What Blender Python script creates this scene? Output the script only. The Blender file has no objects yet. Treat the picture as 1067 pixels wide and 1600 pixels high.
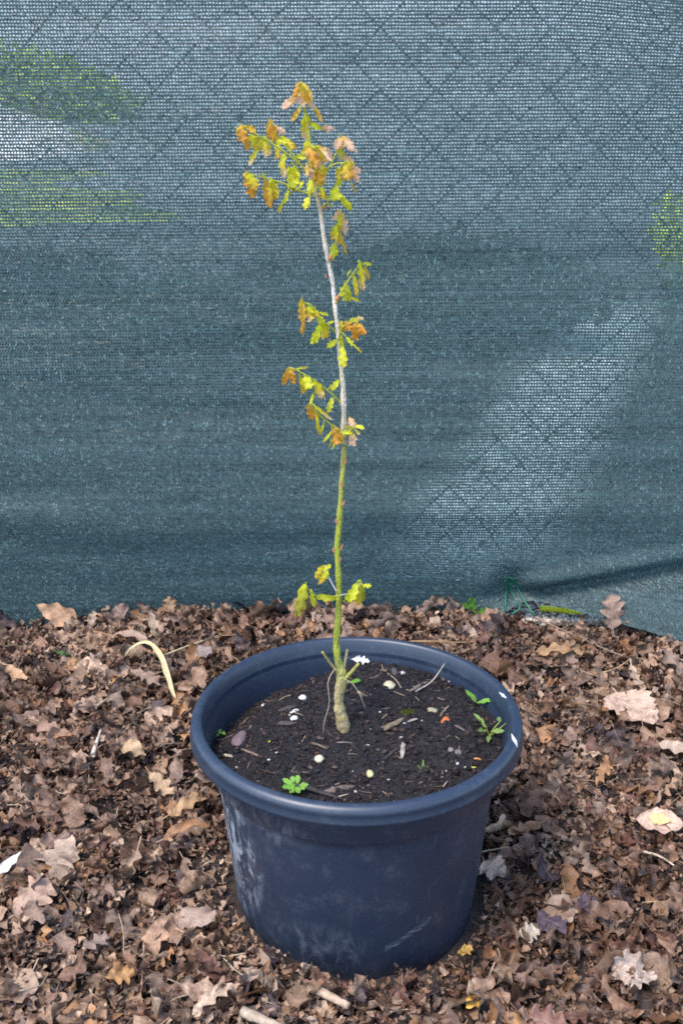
import bpy, math, random
import numpy as np
from mathutils import Vector, Matrix, noise

random.seed(7)
RNG = np.random.default_rng(7)
C = bpy.context.scene.collection
SC = bpy.context.scene

# ------------------------------------------------------------------ camera, sky, sun, exposure
CAM = Vector((-0.018, -1.161, 0.994))
PITCH = math.radians(20.65)
FPX = 1716.0                                   # focal length in pixels of the 1067 x 1600 photograph
cam_data = bpy.data.cameras.new('camera')
cam_data.sensor_fit = 'VERTICAL'
cam_data.sensor_height = 36.0
cam_data.lens = FPX / 1600.0 * 36.0
cam_data.clip_start = 0.02
cam_data.clip_end = 500.0
cam = bpy.data.objects.new('camera', cam_data)
cam.location = CAM
cam.rotation_euler = (math.pi / 2 - PITCH, 0, 0)
C.objects.link(cam)
SC.camera = cam

SUN_ELEV, SUN_AZ = math.radians(58), math.radians(226)      # azimuth from +Y clockwise: behind the camera, to its left
world = bpy.data.worlds.new('World')
SC.world = world
world.use_nodes = True
wn = world.node_tree
for n in list(wn.nodes):
    wn.nodes.remove(n)
sky = wn.nodes.new('ShaderNodeTexSky')
sky.sky_type = 'NISHITA'
sky.sun_disc = False
sky.sun_elevation = SUN_ELEV
sky.sun_rotation = SUN_AZ
sky.dust_density = 0.9
sky.air_density = 1.0
bg = wn.nodes.new('ShaderNodeBackground')
bg.inputs['Strength'].default_value = 0.15
wo = wn.nodes.new('ShaderNodeOutputWorld')
wn.links.new(sky.outputs[0], bg.inputs['Color'])
wn.links.new(bg.outputs[0], wo.inputs['Surface'])

sun_data = bpy.data.lights.new('sun', 'SUN')
sun_data.energy = 1.5
sun_data.angle = math.radians(22)
sun_data.color = (1.0, 0.93, 0.85)
sun = bpy.data.objects.new('sun', sun_data)
sd = Vector((math.sin(SUN_AZ) * math.cos(SUN_ELEV), math.cos(SUN_AZ) * math.cos(SUN_ELEV), math.sin(SUN_ELEV)))
sun.rotation_euler = sd.to_track_quat('Z', 'Y').to_euler()
sun.location = sd * 10
C.objects.link(sun)

SC.view_settings.view_transform = 'Standard'
SC.view_settings.look = 'None'
SC.view_settings.exposure = 1.48
SC.view_settings.gamma = 1.0
SC.view_settings.use_curve_mapping = False
SC.cycles.use_denoising = False
SC.cycles.filter_width = 1.75
SC.cycles.max_bounces = 6
SC.cycles.diffuse_bounces = 3
SC.cycles.transparent_max_bounces = 8

# ------------------------------------------------------------------ measuring helpers
_F = Vector((0, math.cos(PITCH), -math.sin(PITCH)))
_U = Vector((0, math.sin(PITCH), math.cos(PITCH)))
def ray(px, py):
    return _F + Vector((1, 0, 0)) * ((px - 533.5) / FPX) + _U * ((800 - py) / FPX)
def on_y(px, py, Y):
    d = ray(px, py); return CAM + d * ((Y - CAM.y) / d.y)
def on_z(px, py, Z):
    d = ray(px, py); return CAM + d * ((Z - CAM.z) / d.z)

def sstep(a, b, x):
    t = np.clip((x - a) / (b - a), 0, 1); return t * t * (3 - 2 * t)

_lat = RNG.random((64, 64, 4))
def vnoise(x, y, ch=0):
    """smooth value noise, vectorised, period 64"""
    x = np.asarray(x, float); y = np.asarray(y, float)
    xi = np.floor(x).astype(int); yi = np.floor(y).astype(int)
    fx = x - xi; fy = y - yi
    fx = fx * fx * (3 - 2 * fx); fy = fy * fy * (3 - 2 * fy)
    L = _lat[:, :, ch]
    a = L[xi % 64, yi % 64]; b = L[(xi + 1) % 64, yi % 64]
    c = L[xi % 64, (yi + 1) % 64]; d = L[(xi + 1) % 64, (yi + 1) % 64]
    return (a * (1 - fx) + b * fx) * (1 - fy) + (c * (1 - fx) + d * fx) * fy
def fbm(x, y, ch=0, o=4):
    s = 0; a = 0.5; f = 1.0
    for k in range(o):
        s = s + a * (vnoise(x * f + 17.3 * k, y * f + 5.1 * k, ch) - 0.5); a *= 0.5; f *= 2.03
    return s

# ------------------------------------------------------------------ mesh helpers
def mesh_np(name, V, F, col=None, uv=None, smooth=True):
    """V (n,3); F (m,k) one polygon size; col (n,3|4) per vertex; uv (n,2) per vertex"""
    V = np.ascontiguousarray(V, np.float32); F = np.ascontiguousarray(F, np.int32)
    me = bpy.data.meshes.new(name)
    me.vertices.add(len(V)); me.vertices.foreach_set('co', V.ravel())
    k = F.shape[1]
    me.loops.add(F.size); me.loops.foreach_set('vertex_index', F.ravel())
    me.polygons.add(len(F))
    me.polygons.foreach_set('loop_start', np.arange(0, F.size, k, dtype=np.int32))
    try:
        me.polygons.foreach_set('loop_total', np.full(len(F), k, np.int32))
    except Exception:
        pass
    me.polygons.foreach_set('use_smooth', np.full(len(F), smooth, bool))
    me.update(calc_edges=True)
    if uv is not None:
        ul = me.uv_layers.new(name='UVMap')
        ul.data.foreach_set('uv', np.ascontiguousarray(uv[F.ravel()], np.float32).ravel())
    if col is not None:
        if col.shape[1] == 3:
            col = np.concatenate([col, np.ones((len(col), 1))], 1)
        a = me.color_attributes.new('tint', 'FLOAT_COLOR', 'POINT')
        a.data.foreach_set('color', np.ascontiguousarray(col, np.float32).ravel())
    me.validate()
    return me

def link(name, me, mat=None, parent=None, loc=None):
    o = bpy.data.objects.new(name, me)
    if mat is not None and me is not None and not me.materials:
        me.materials.append(mat)
    if parent is not None:
        o.parent = parent
    if loc is not None:
        o.location = loc
    C.objects.link(o)
    return o
def tag(o, label=None, cat=None, group=None, kind=None):
    if label: o['label'] = label
    if cat: o['category'] = cat
    if group: o['group'] = group
    if kind: o['kind'] = kind
    return o
def empty(name, loc=(0, 0, 0)):
    o = bpy.data.objects.new(name, None); o.empty_display_size = 0.05; o.location = loc
    C.objects.link(o); return o

class Bag:
    """collects pieces (verts, tri/quad faces padded to tris) into one mesh"""
    def __init__(s): s.V = []; s.F = []; s.Cc = []; s.U = []; s.n = 0
    def add(s, V, F, col=(1, 1, 1), uv=None):
        V = np.asarray(V, float); F = np.asarray(F, int)
        if F.shape[1] == 4:
            F = np.concatenate([F[:, [0, 1, 2]], F[:, [0, 2, 3]]])
        s.V.append(V); s.F.append(F + s.n); s.n += len(V)
        c = np.asarray(col, float)
        if c.ndim == 1: c = np.tile(c[:3], (len(V), 1))
        s.Cc.append(c[:, :3])
        s.U.append(np.zeros((len(V), 2)) if uv is None else np.asarray(uv, float))
    def mesh(s, name, smooth=True):
        return mesh_np(name, np.concatenate(s.V), np.concatenate(s.F), np.concatenate(s.Cc), np.concatenate(s.U), smooth)

def tube(P, R, seg=8, cap=True, jit=0.0):
    """tube through points P with radii R -> V, F(quads), t per vertex"""
    P = np.asarray([tuple(p) for p in P], float); R = np.broadcast_to(np.asarray(R, float), (len(P),))
    n = len(P)
    T = np.gradient(P, axis=0); T /= np.linalg.norm(T, axis=1, keepdims=True) + 1e-12
    ref = np.array([0.3, 1, 0.1]) if abs(T[0] @ np.array([0, 0, 1])) > 0.7 else np.array([0, 0, 1.0])
    V = []
    for i in range(n):
        a = np.cross(T[i], ref); a /= np.linalg.norm(a) + 1e-12; b = np.cross(T[i], a)
        for k in range(seg):
            th = 2 * math.pi * k / seg
            r = R[i] * (1 + jit * (random.random() - 0.5) * 2)
            V.append(P[i] + (a * math.cos(th) + b * math.sin(th)) * r)
    F = [(i * seg + k, i * seg + (k + 1) % seg, (i + 1) * seg + (k + 1) % seg, (i + 1) * seg + k) for i in range(n - 1) for k in range(seg)]
    V = list(V)
    if cap:
        for i in (0, n - 1):
            c = len(V); V.append(P[i])
            for k in range(seg):
                q = (i * seg + k, i * seg + (k + 1) % seg, c, c)
                F.append(q)
        # degenerate quads become triangles when split; keep consistent
    return np.array(V), np.array(F)
def clean(V, F):
    F3 = np.concatenate([F[:, [0, 1, 2]], F[:, [0, 2, 3]]])
    ok = (F3[:, 0] != F3[:, 1]) & (F3[:, 1] != F3[:, 2]) & (F3[:, 0] != F3[:, 2])
    return V, F3[ok]
def smooth_path(P, n):
    """Catmull-Rom resample"""
    P = np.asarray([tuple(p) for p in P], float)
    if len(P) == 2:
        t = np.linspace(0, 1, n)[:, None]; return P[0] * (1 - t) + P[1] * t
    Q = np.vstack([2 * P[0] - P[1], P, 2 * P[-1] - P[-2]])
    out = []
    m = len(P) - 1
    for t in np.linspace(0, m, n):
        i = min(int(t), m - 1); f = t - i
        a, b, c, d = Q[i], Q[i + 1], Q[i + 2], Q[i + 3]
        out.append(0.5 * ((2 * b) + (-a + c) * f + (2 * a - 5 * b + 4 * c - d) * f * f + (-a + 3 * b - 3 * c + d) * f ** 3))
    return np.array(out)

# ------------------------------------------------------------------ materials
def material(name):
    m = bpy.data.materials.new(name); m.use_nodes = True
    nt = m.node_tree
    for n in list(nt.nodes): nt.nodes.remove(n)
    out = nt.nodes.new('ShaderNodeOutputMaterial')
    b = nt.nodes.new('ShaderNodeBsdfPrincipled')
    nt.links.new(b.outputs[0], out.inputs[0])
    return m, nt, b, out
def N(nt, typ, **kw):
    n = nt.nodes.new(typ)
    for k, v in kw.items():
        if k in n.inputs.keys(): n.inputs[k].default_value = v
        else: setattr(n, k, v)
    return n
def noise_node(nt, scale, detail=4, rough=0.55, coord='Object', dist=0.0, stretch=None):
    tc = nt.nodes.new('ShaderNodeTexCoord')
    src = tc.outputs[coord]
    if stretch:
        mp = nt.nodes.new('ShaderNodeMapping'); mp.inputs['Scale'].default_value = stretch
        nt.links.new(src, mp.inputs[0]); src = mp.outputs[0]
    n = N(nt, 'ShaderNodeTexNoise', Scale=scale, Detail=detail, Roughness=rough, Distortion=dist)
    nt.links.new(src, n.inputs['Vector'])
    return n
def ramp(nt, fac, stops):
    r = nt.nodes.new('ShaderNodeValToRGB')
    el = r.color_ramp.elements
    while len(el) > 1: el.remove(el[-1])
    el[0].position = stops[0][0]; el[0].color = (*stops[0][1], 1)
    for p, c in stops[1:]:
        e = el.new(p); e.color = (*c, 1)
    nt.links.new(fac, r.inputs[0]); return r
def mix(nt, fac, a, b, mode='MIX'):
    m = nt.nodes.new('ShaderNodeMix'); m.data_type = 'RGBA'; m.blend_type = mode
    for s, v in ((m.inputs[0], fac), (m.inputs[6], a), (m.inputs[7], b)):
        if hasattr(v, 'links') or hasattr(v, 'is_linked'): nt.links.new(v, s)
        elif isinstance(v, (int, float)): s.default_value = v
        else: s.default_value = (*v, 1)
    return m.outputs[2]
def math_n(nt, op, a, b=0.5, clamp=False):
    m = nt.nodes.new('ShaderNodeMath'); m.operation = op; m.use_clamp = clamp
    for s, v in ((m.inputs[0], a), (m.inputs[1], b)):
        if isinstance(v, (int, float)): s.default_value = v
        else: nt.links.new(v, s)
    return m.outputs[0]
def bump(nt, h, strength, dist=0.001, normal=None):
    b = nt.nodes.new('ShaderNodeBump'); b.inputs['Strength'].default_value = strength; b.inputs['Distance'].default_value = dist
    nt.links.new(h, b.inputs['Height'])
    if normal: nt.links.new(normal, b.inputs['Normal'])
    return b.outputs[0]

def mat_leaf(name, dead=True, damp=True):
    """leaf sheet: colour from the 'tint' attribute, veins from the UV, blotches from noise"""
    m, nt, b, out = material(name)
    at = N(nt, 'ShaderNodeAttribute', attribute_name='tint')
    uvn = nt.nodes.new('ShaderNodeUVMap')
    sep = nt.nodes.new('ShaderNodeSeparateXYZ'); nt.links.new(uvn.outputs[0], sep.inputs[0])
    s = math_n(nt, 'ABSOLUTE', sep.outputs[1], 0)
    mid = math_n(nt, 'LESS_THAN', s, 0.055)
    ph = math_n(nt, 'SUBTRACT', sep.outputs[0], math_n(nt, 'MULTIPLY', s, 0.16))
    sv = math_n(nt, 'SINE', math_n(nt, 'MULTIPLY', ph, 2 * math.pi * 8), 0)
    sv = math_n(nt, 'GREATER_THAN', sv, 0.93)
    vein = math_n(nt, 'MAXIMUM', mid, math_n(nt, 'MULTIPLY', sv, 0.6))
    n1 = noise_node(nt, 60 if dead else 90, 5, 0.65)
    n2 = noise_node(nt, 260, 4, 0.6)
    if dead:
        r1 = ramp(nt, n1.outputs[0], [(0.28, (0.42, 0.38, 0.36)), (0.5, (0.92, 0.92, 0.92)), (0.72, (1.3, 1.28, 1.24))])
        r2 = ramp(nt, n2.outputs[0], [(0.3, (0.62, 0.6, 0.58)), (0.6, (1.1, 1.1, 1.1))])
        c = mix(nt, 1.0, at.outputs[0], r1.outputs[0], 'MULTIPLY')
        c = mix(nt, 0.8, c, r2.outputs[0], 'MULTIPLY')
        c = mix(nt, math_n(nt, 'MULTIPLY', vein, 0.28), c, (0.45, 0.33, 0.24))
    else:
        r1 = ramp(nt, n1.outputs[0], [(0.3, (0.86, 0.82, 0.8)), (0.65, (1.1, 1.1, 1.08))])
        c = mix(nt, 1.0, at.outputs[0], r1.outputs[0], 'MULTIPLY')
        c = mix(nt, math_n(nt, 'MULTIPLY', vein, 0.35), c, (0.6, 0.62, 0.18))
    if dead:
        geo = nt.nodes.new('ShaderNodeNewGeometry')
        nw = N(nt, 'ShaderNodeTexNoise', Scale=4.2, Detail=4.0, Roughness=0.6); nt.links.new(geo.outputs['Position'], nw.inputs['Vector'])
        wf = ramp(nt, nw.outputs[0], [(0.44, (0, 0, 0)), (0.64, (1, 1, 1))]).outputs[0]
        if not damp: wf = math_n(nt, 'MULTIPLY', wf, 0.0)
        c = mix(nt, wf, c, mix(nt, 1.0, c, (0.60, 0.54, 0.52), 'MULTIPLY'))
        nt.links.new(math_n(nt, 'SUBTRACT', 0.66, math_n(nt, 'MULTIPLY', wf, 0.26)), b.inputs['Roughness'])
    nt.links.new(c, b.inputs['Base Color'])
    if not dead: b.inputs['Roughness'].default_value = 0.42
    b.inputs['Specular IOR Level'].default_value = 0.35
    hh = math_n(nt, 'ADD', math_n(nt, 'MULTIPLY', vein, 0.5), n2.outputs[0])
    nt.links.new(bump(nt, hh, 0.7 if dead else 0.3, 0.0012 if dead else 0.0006), b.inputs['Normal'])
    tr = nt.nodes.new('ShaderNodeBsdfTranslucent'); nt.links.new(c, tr.inputs[0])
    ms = nt.nodes.new('ShaderNodeMixShader'); ms.inputs[0].default_value = 0.12 if dead else 0.5
    nt.links.new(b.outputs[0], ms.inputs[1]); nt.links.new(tr.outputs[0], ms.inputs[2])
    nt.links.new(ms.outputs[0], out.inputs[0])
    return m
def mat_tint(name, rough=0.8, nscale=300, lo=(0.6, 0.6, 0.6), hi=(1.2, 1.2, 1.2), bumpd=0.0015, strength=0.6, spec=0.3, stretch=None, transl=0.0):
    m, nt, b, out = material(name)
    at = N(nt, 'ShaderNodeAttribute', attribute_name='tint')
    n = noise_node(nt, nscale, 4, 0.6, stretch=stretch)
    r = ramp(nt, n.outputs[0], [(0.3, lo), (0.7, hi)])
    c = mix(nt, 1.0, at.outputs[0], r.outputs[0], 'MULTIPLY')
    if name == 'litter_crumb':
        geo = nt.nodes.new('ShaderNodeNewGeometry')
        nw = N(nt, 'ShaderNodeTexNoise', Scale=4.2, Detail=4.0, Roughness=0.6); nt.links.new(geo.outputs['Position'], nw.inputs['Vector'])
        wf = ramp(nt, nw.outputs[0], [(0.44, (0, 0, 0)), (0.64, (1, 1, 1))]).outputs[0]
        c = mix(nt, wf, c, mix(nt, 1.0, c, (0.60, 0.54, 0.52), 'MULTIPLY'))
    nt.links.new(c, b.inputs['Base Color'])
    b.inputs['Roughness'].default_value = rough
    b.inputs['Specular IOR Level'].default_value = spec
    nt.links.new(bump(nt, n.outputs[0], strength, bumpd), b.inputs['Normal'])
    if transl:
        tr = nt.nodes.new('ShaderNodeBsdfTranslucent'); nt.links.new(c, tr.inputs[0])
        ms = nt.nodes.new('ShaderNodeMixShader'); ms.inputs[0].default_value = transl
        nt.links.new(b.outputs[0], ms.inputs[1]); nt.links.new(tr.outputs[0], ms.inputs[2])
        nt.links.new(ms.outputs[0], out.inputs[0])
    return m

M_DEAD = mat_leaf('dead_leaf', True)
M_FRESH = mat_leaf('fresh_leaf', False)
M_DRY = mat_leaf('dry_dead_leaf', True, False)
M_CRUMB = mat_tint('litter_crumb', 0.7, 160, (0.45, 0.43, 0.42), (1.25, 1.25, 1.2))
M_WOOD = mat_tint('weathered_wood', 0.75, 120, (0.55, 0.5, 0.46), (1.2, 1.2, 1.2), stretch=None)
M_STONE = mat_tint('pebble', 0.65, 220, (0.75, 0.73, 0.7), (1.15, 1.15, 1.15), 0.0008)
M_BARK = mat_tint('sapling_bark', 0.6, 420, (0.55, 0.52, 0.48), (1.22, 1.22, 1.2), 0.0008, 0.8)
M_TWIG = mat_tint('green_twig', 0.5, 200, (0.85, 0.85, 0.85), (1.1, 1.1, 1.1), transl=0.2)
M_WEED = mat_tint('weed_leaf', 0.4, 150, (0.8, 0.8, 0.75), (1.15, 1.15, 1.1), transl=0.3)

def mat_soil():
    m, nt, b, out = material('potting_soil')
    n1 = noise_node(nt, 55, 8, 0.72); n2 = noise_node(nt, 420, 4, 0.7)
    r = ramp(nt, n1.outputs[0], [(0.3, (0.005, 0.004, 0.0055)), (0.5, (0.015, 0.0115, 0.0145)), (0.72, (0.04, 0.029, 0.031))])
    r2 = ramp(nt, n2.outputs[0], [(0.3, (0.5, 0.5, 0.5)), (0.62, (1.1, 1.1, 1.1)), (0.74, (2.6, 2.4, 2.3))])
    nt.links.new(mix(nt, 1.0, r.outputs[0], r2.outputs[0], 'MULTIPLY'), b.inputs['Base Color'])
    b.inputs['Roughness'].default_value = 0.75
    nt.links.new(bump(nt, n2.outputs[0], 1.0, 0.003, bump(nt, n1.outputs[0], 0.8, 0.006)), b.inputs['Normal'])
    return m
M_SOIL = mat_soil()
def mat_ground():
    m, nt, b, out = material('humus_ground')
    n1 = noise_node(nt, 30, 8, 0.75); n2 = noise_node(nt, 200, 6, 0.7)
    r = ramp(nt, n1.outputs[0], [(0.3, (0.022, 0.015, 0.013)), (0.55, (0.07, 0.046, 0.036)), (0.75, (0.16, 0.105, 0.08))])
    nt.links.new(mix(nt, 1.0, r.outputs[0], ramp(nt, n2.outputs[0], [(0.3, (0.5, 0.5, 0.5)), (0.7, (1.4, 1.4, 1.4))]).outputs[0], 'MULTIPLY'), b.inputs['Base Color'])
    b.inputs['Roughness'].default_value = 0.85
    nt.links.new(bump(nt, n2.outputs[0], 1.0, 0.004, bump(nt, n1.outputs[0], 1.0, 0.012)), b.inputs['Normal'])
    return m
M_GROUND = mat_ground()
def mat_noise(name, scale, stops, rough=0.8, bs=0.6, bd=0.01, coord='Object'):
    m, nt, b, out = material(name)
    n1 = noise_node(nt, scale, 7, 0.65, coord)
    r = ramp(nt, n1.outputs[0], stops)
    nt.links.new(r.outputs[0], b.inputs['Base Color']); b.inputs['Roughness'].default_value = rough
    nt.links.new(bump(nt, n1.outputs[0], bs, bd), b.inputs['Normal'])
    return m
def mat_yard():  # dark near, pale far: the net's light gradient is painted into the ground colour
    m, nt, b, out = material('yard_light_fade')
    tc = nt.nodes.new('ShaderNodeTexCoord')
    n1 = noise_node(nt, 0.9, 7, 0.65); n2 = noise_node(nt, 25, 5, 0.6)
    sep = nt.nodes.new('ShaderNodeSeparateXYZ'); nt.links.new(tc.outputs['Object'], sep.inputs[0])
    d = math_n(nt, 'ADD', sep.outputs[1], math_n(nt, 'MULTIPLY', math_n(nt, 'SUBTRACT', n1.outputs[0], 0.5), 9.0))
    mr = nt.nodes.new('ShaderNodeMapRange'); mr.inputs[1].default_value = 1.5; mr.inputs[2].default_value = 14.0
    mr.interpolation_type = 'SMOOTHSTEP'; nt.links.new(d, mr.inputs[0])
    turf = ramp(nt, n2.outputs[0], [(0.3, (0.012, 0.022, 0.018)), (0.7, (0.04, 0.055, 0.04))])
    far_pale = ramp(nt, n2.outputs[0], [(0.3, (0.17, 0.20, 0.20)), (0.7, (0.29, 0.33, 0.33))])
    mr2 = nt.nodes.new('ShaderNodeMapRange'); mr2.inputs[1].default_value = 7.0; mr2.inputs[2].default_value = 42.0
    nt.links.new(d, mr2.inputs[0])
    n3 = noise_node(nt, 0.12, 5, 0.6)
    added_hill = ramp(nt, n3.outputs[0], [(0.35, (0.28, 0.32, 0.32)), (0.6, (0.42, 0.45, 0.46))])  # added hillside, painted pale so the upper net looks lighter
    c = mix(nt, mr.outputs[0], turf.outputs[0], far_pale.outputs[0])
    nt.links.new(mix(nt, mr2.outputs[0], c, added_hill.outputs[0]), b.inputs['Base Color'])
    b.inputs['Roughness'].default_value = 0.85
    return m
M_YARD = mat_yard()
M_LAWN = mat_noise('lawn_grass', 1.3, [(0.3, (0.04, 0.07, 0.03)), (0.45, (0.14, 0.20, 0.04)), (0.56, (0.34, 0.42, 0.03)), (0.7, (0.50, 0.54, 0.05))])
M_PATH = mat_noise('pale_gravel', 90, [(0.3, (0.22, 0.2, 0.17)), (0.5, (0.42, 0.39, 0.33)), (0.7, (0.62, 0.58, 0.5))], bd=0.008)
M_WALL = mat_noise('pale_gravel_bank', 0.9, [(0.3, (0.12, 0.2, 0.03)), (0.42, (0.30, 0.36, 0.10)), (0.52, (0.66, 0.63, 0.60)), (0.7, (0.74, 0.71, 0.69))])

# ------------------------------------------------------------------ ground
def gz(x, y):
    x = np.asarray(x, float); y = np.asarray(y, float)
    back = np.interp(x, [-2, -0.62, -0.5, -0.3, 0.2, 0.30, 0.36, 0.46, 0.52, 0.66, 2], [0.018, 0.02, 0.038, 0.050, 0.054, 0.050, 0.026, 0.022, 0.024, 0.018, 0.015])
    base = 0.018 + (back - 0.018) * sstep(0.1, 0.62, y) + 0.02 * sstep(0.25, 0.6, np.abs(x)) * sstep(-0.2, 0.1, y) * (1 - sstep(0.2, 0.5, y))
    base = base + (0.065 - 0.035 * sstep(0.3, 0.6, y)) * fbm(x * 5 + 3, y * 5 + 9, 0, 3) + 0.02 * fbm(x * 16, y * 16, 1, 3)
    r = np.hypot(x, y)
    left = sstep(0.02, -0.12, x) if False else 1 - sstep(-0.14, 0.02, x)
    base = base - 0.012 * (1 - sstep(0.15, 0.24, r)) * (1 - left) + 0.016 * left * np.exp(-((r - 0.18) / 0.07) ** 2)
    edge = sstep(1.15, 1.5, np.abs(x)) + sstep(0.83, 0.98, y) + sstep(-0.9, -1.4, -(-y)) * 0
    return base * (1 - np.clip(edge, 0, 1)) - 0.0 * r
nx, ny = 260, 260
xs = np.linspace(-1.6, 1.6, nx); ys = np.linspace(-1.8, 1.05, ny)
X, Y = np.meshgrid(xs, ys)
Z = gz(X, Y) + 0.004
V = np.stack([X.ravel(), Y.ravel(), Z.ravel()], 1)
I = np.arange(nx * ny).reshape(ny, nx)
F = np.stack([I[:-1, :-1].ravel(), I[:-1, 1:].ravel(), I[1:, 1:].ravel(), I[1:, :-1].ravel()], 1)
tag(link('ground', mesh_np('ground', V, F), M_GROUND), kind='structure')

def sheet(name, x0, x1, y0, y1, z, mat, n=40):
    X, Y = np.meshgrid(np.linspace(x0, x1, n), np.linspace(y0, y1, n))
    V = np.stack([X.ravel(), Y.ravel(), np.full(X.size, z)], 1)
    I = np.arange(n * n).reshape(n, n)
    F = np.stack([I[:-1, :-1].ravel(), I[:-1, 1:].ravel(), I[1:, 1:].ravel(), I[1:, :-1].ravel()], 1)
    return tag(link(name, mesh_np(name, V, F), mat), kind='structure')
yd = sheet('yard', -150, 150, -150, 150, -0.010, M_YARD, 200)
for v in yd.data.vertices:
    v.co.z += max(0.0, v.co.y - 17) * 0.17  # slope added to cover the bright band of sky behind the net
lw = sheet('lawn', 0, 1, 0, 1, -0.004, M_LAWN, 24)
for v in lw.data.vertices:      # a ragged-edged patch of grass beyond the far left of the net
    a_, b_ = v.co.x, v.co.y
    Yv = 8.2 + 10.2 * b_; edge = -0.205 * (Yv + 1.0) + 0.5 * math.sin(b_ * 9) + 0.3 * math.sin(b_ * 23)
    v.co.x = -9.5 + (edge + 9.5) * a_; v.co.y = Yv + 0.4 * math.sin(a_ * 14) * (1 if b_ in (0.0, 1.0) else 0)
# pale gravel path that runs away behind the fence
pc = [on_z(730, 890, 0), on_z(748, 830, 0), on_z(805, 735, 0), on_z(875, 615, 0), on_z(930, 510, 0), on_z(955, 430, 0)]
pc = [Vector((pc[0].x - 0.1, 1.02, 0))] + pc
pc = smooth_path(pc, 40)
wd = np.interp(pc[:, 1], [1.0, 2.0, 3.5, 8.0], [0.27, 0.28, 0.36, 0.42])
V = []; U = []
for i_, (p, w) in enumerate(zip(pc, wd)):
    for s_ in (-1, -0.5, 0, 0.5, 1):
        V.append((p[0] + s_ * w, p[1], 0.0)); U.append((i_ / 39, s_))
F = [(i * 5 + k, i * 5 + k + 1, i * 5 + 6 + k, i * 5 + 5 + k) for i in range(39) for k in range(4)]
def mat_path():
    m, nt, b, out = material('worn_gravel_path')
    uvn = nt.nodes.new('ShaderNodeUVMap'); sep = nt.nodes.new('ShaderNodeSeparateXYZ'); nt.links.new(uvn.outputs[0], sep.inputs[0])
    n1 = noise_node(nt, 3.5, 6, 0.65); n2 = noise_node(nt, 60, 5, 0.6)
    e = math_n(nt, 'SUBTRACT', 1.0, math_n(nt, 'ABSOLUTE', sep.outputs[1], 0))
    e = math_n(nt, 'MINIMUM', e, math_n(nt, 'MULTIPLY', math_n(nt, 'SUBTRACT', 1.0, sep.outputs[0]), 3.0))
    e = math_n(nt, 'ADD', e, math_n(nt, 'MULTIPLY', math_n(nt, 'SUBTRACT', n1.outputs[0], 0.5), 0.9))
    f = ramp(nt, e, [(0.12, (0, 0, 0)), (0.6, (1, 1, 1))])
    turf = ramp(nt, n2.outputs[0], [(0.3, (0.012, 0.018, 0.012)), (0.7, (0.045, 0.06, 0.035))])
    g = ramp(nt, n2.outputs[0], [(0.3, (0.36, 0.48, 0.46)), (0.7, (0.50, 0.60, 0.58))])
    nt.links.new(mix(nt, f.outputs[0], turf.outputs[0], g.outputs[0]), b.inputs['Base Color']); b.inputs['Roughness'].default_value = .85
    return m
tag(link('path', mesh_np('path', np.array(V), np.array(F), uv=np.array(U)), mat_path()), kind='structure')
# gravel under the gap in the net
pg = [on_z(px, py, 0.02) for px, py in ((805, 935), (930, 950), (960, 985), (790, 975))]

# ------------------------------------------------------------------ garden beyond the fence
def shrub(name, cx, cy, rx, ry, h, col, label, n=5000, leaf=0.03, group=None, z0=0.0):
    root = empty(name, (cx, cy, z0))
    tag(root, label, 'shrub', group)
    th = RNG.uniform(0, 2 * math.pi, n); u = RNG.uniform(-1, 1, n)
    lob = 1 + 0.35 * np.sin(th * 3 + cx * 7) * 0.5 + 0.3 * (vnoise(th * 2.5 + cx * 3 + 20, u * 3 + 20, 2) - 0.5)
    rr = RNG.uniform(0.35, 1, n) ** 0.5 * lob
    s = np.sqrt(1 - u * u)
    P = np.stack([rr * s * np.cos(th) * rx, rr * s * np.sin(th) * ry, h * (0.52 + 0.48 * u * rr)], 1)
    D = RNG.normal(size=(n, 3)); D /= np.linalg.norm(D, axis=1, keepdims=True)
    E = np.cross(D, RNG.normal(size=(n, 3))); E /= np.linalg.norm(E, axis=1, keepdims=True)
    L = leaf * RNG.uniform(0.6, 1.4, n)[:, None]
    V = np.stack([P, P + D * L * 0.5 + E * L * 0.3, P + D * L, P + D * L * 0.5 - E * L * 0.3], 1).reshape(-1, 3)
    F = np.arange(4 * n).reshape(n, 4)
    cc = np.repeat(np.array(col)[None] * RNG.uniform(0.6, 1.4, n)[:, None], 4, 0)
    link('foliage', mesh_np('foliage', V, F, cc, smooth=False), M_WEED, root)
    bg_ = Bag()
    for k in range(7):
        a = k * 0.9; P2 = [(0.05 * rx * math.cos(a), 0.05 * ry * math.sin(a), 0), (0.25 * rx * math.cos(a), 0.25 * ry * math.sin(a), h * 0.35), (0.5 * rx * math.cos(a), 0.5 * ry * math.sin(a), h * 0.75)]
        bg_.add(*clean(*tube(smooth_path(P2, 6), np.linspace(0.015, 0.004, 6) * max(h, 0.4), 6)), col=(0.09, 0.06, 0.04))
    link('stems', bg_.mesh('stems'), M_WOOD, root)
    return root
DG = (0.03, 0.055, 0.03)
for (cx, cy, rx, ry, h, lab) in [
        (-1.35, 3.2, 0.75, 0.5, 0.42, 'dark low shrub behind the net at far left'),
        (-0.35, 2.8, 0.7, 0.45, 0.40, 'dark shrub behind the net left of the sapling'),
        (0.45, 3.6, 0.6, 0.5, 0.42, 'dark shrub behind the net right of the sapling')]:
    shrub('shrub', cx, cy, rx, ry, h, DG, lab, 7000, 0.045)
shrub('shrub', 2.05, 4.6, 0.5, 0.4, 0.6, (0.6, 0.72, 0.07), 'bright yellow-green shrub glimpsed through the net at right edge', 6000, 0.06)
shrub('shrub', -6.6, 21.2, 2.8, 0.9, 1.75, (0.5, 0.62, 0.12), 'light green shrub glimpsed above the pale bank at upper left', 9000, 0.2)
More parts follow.
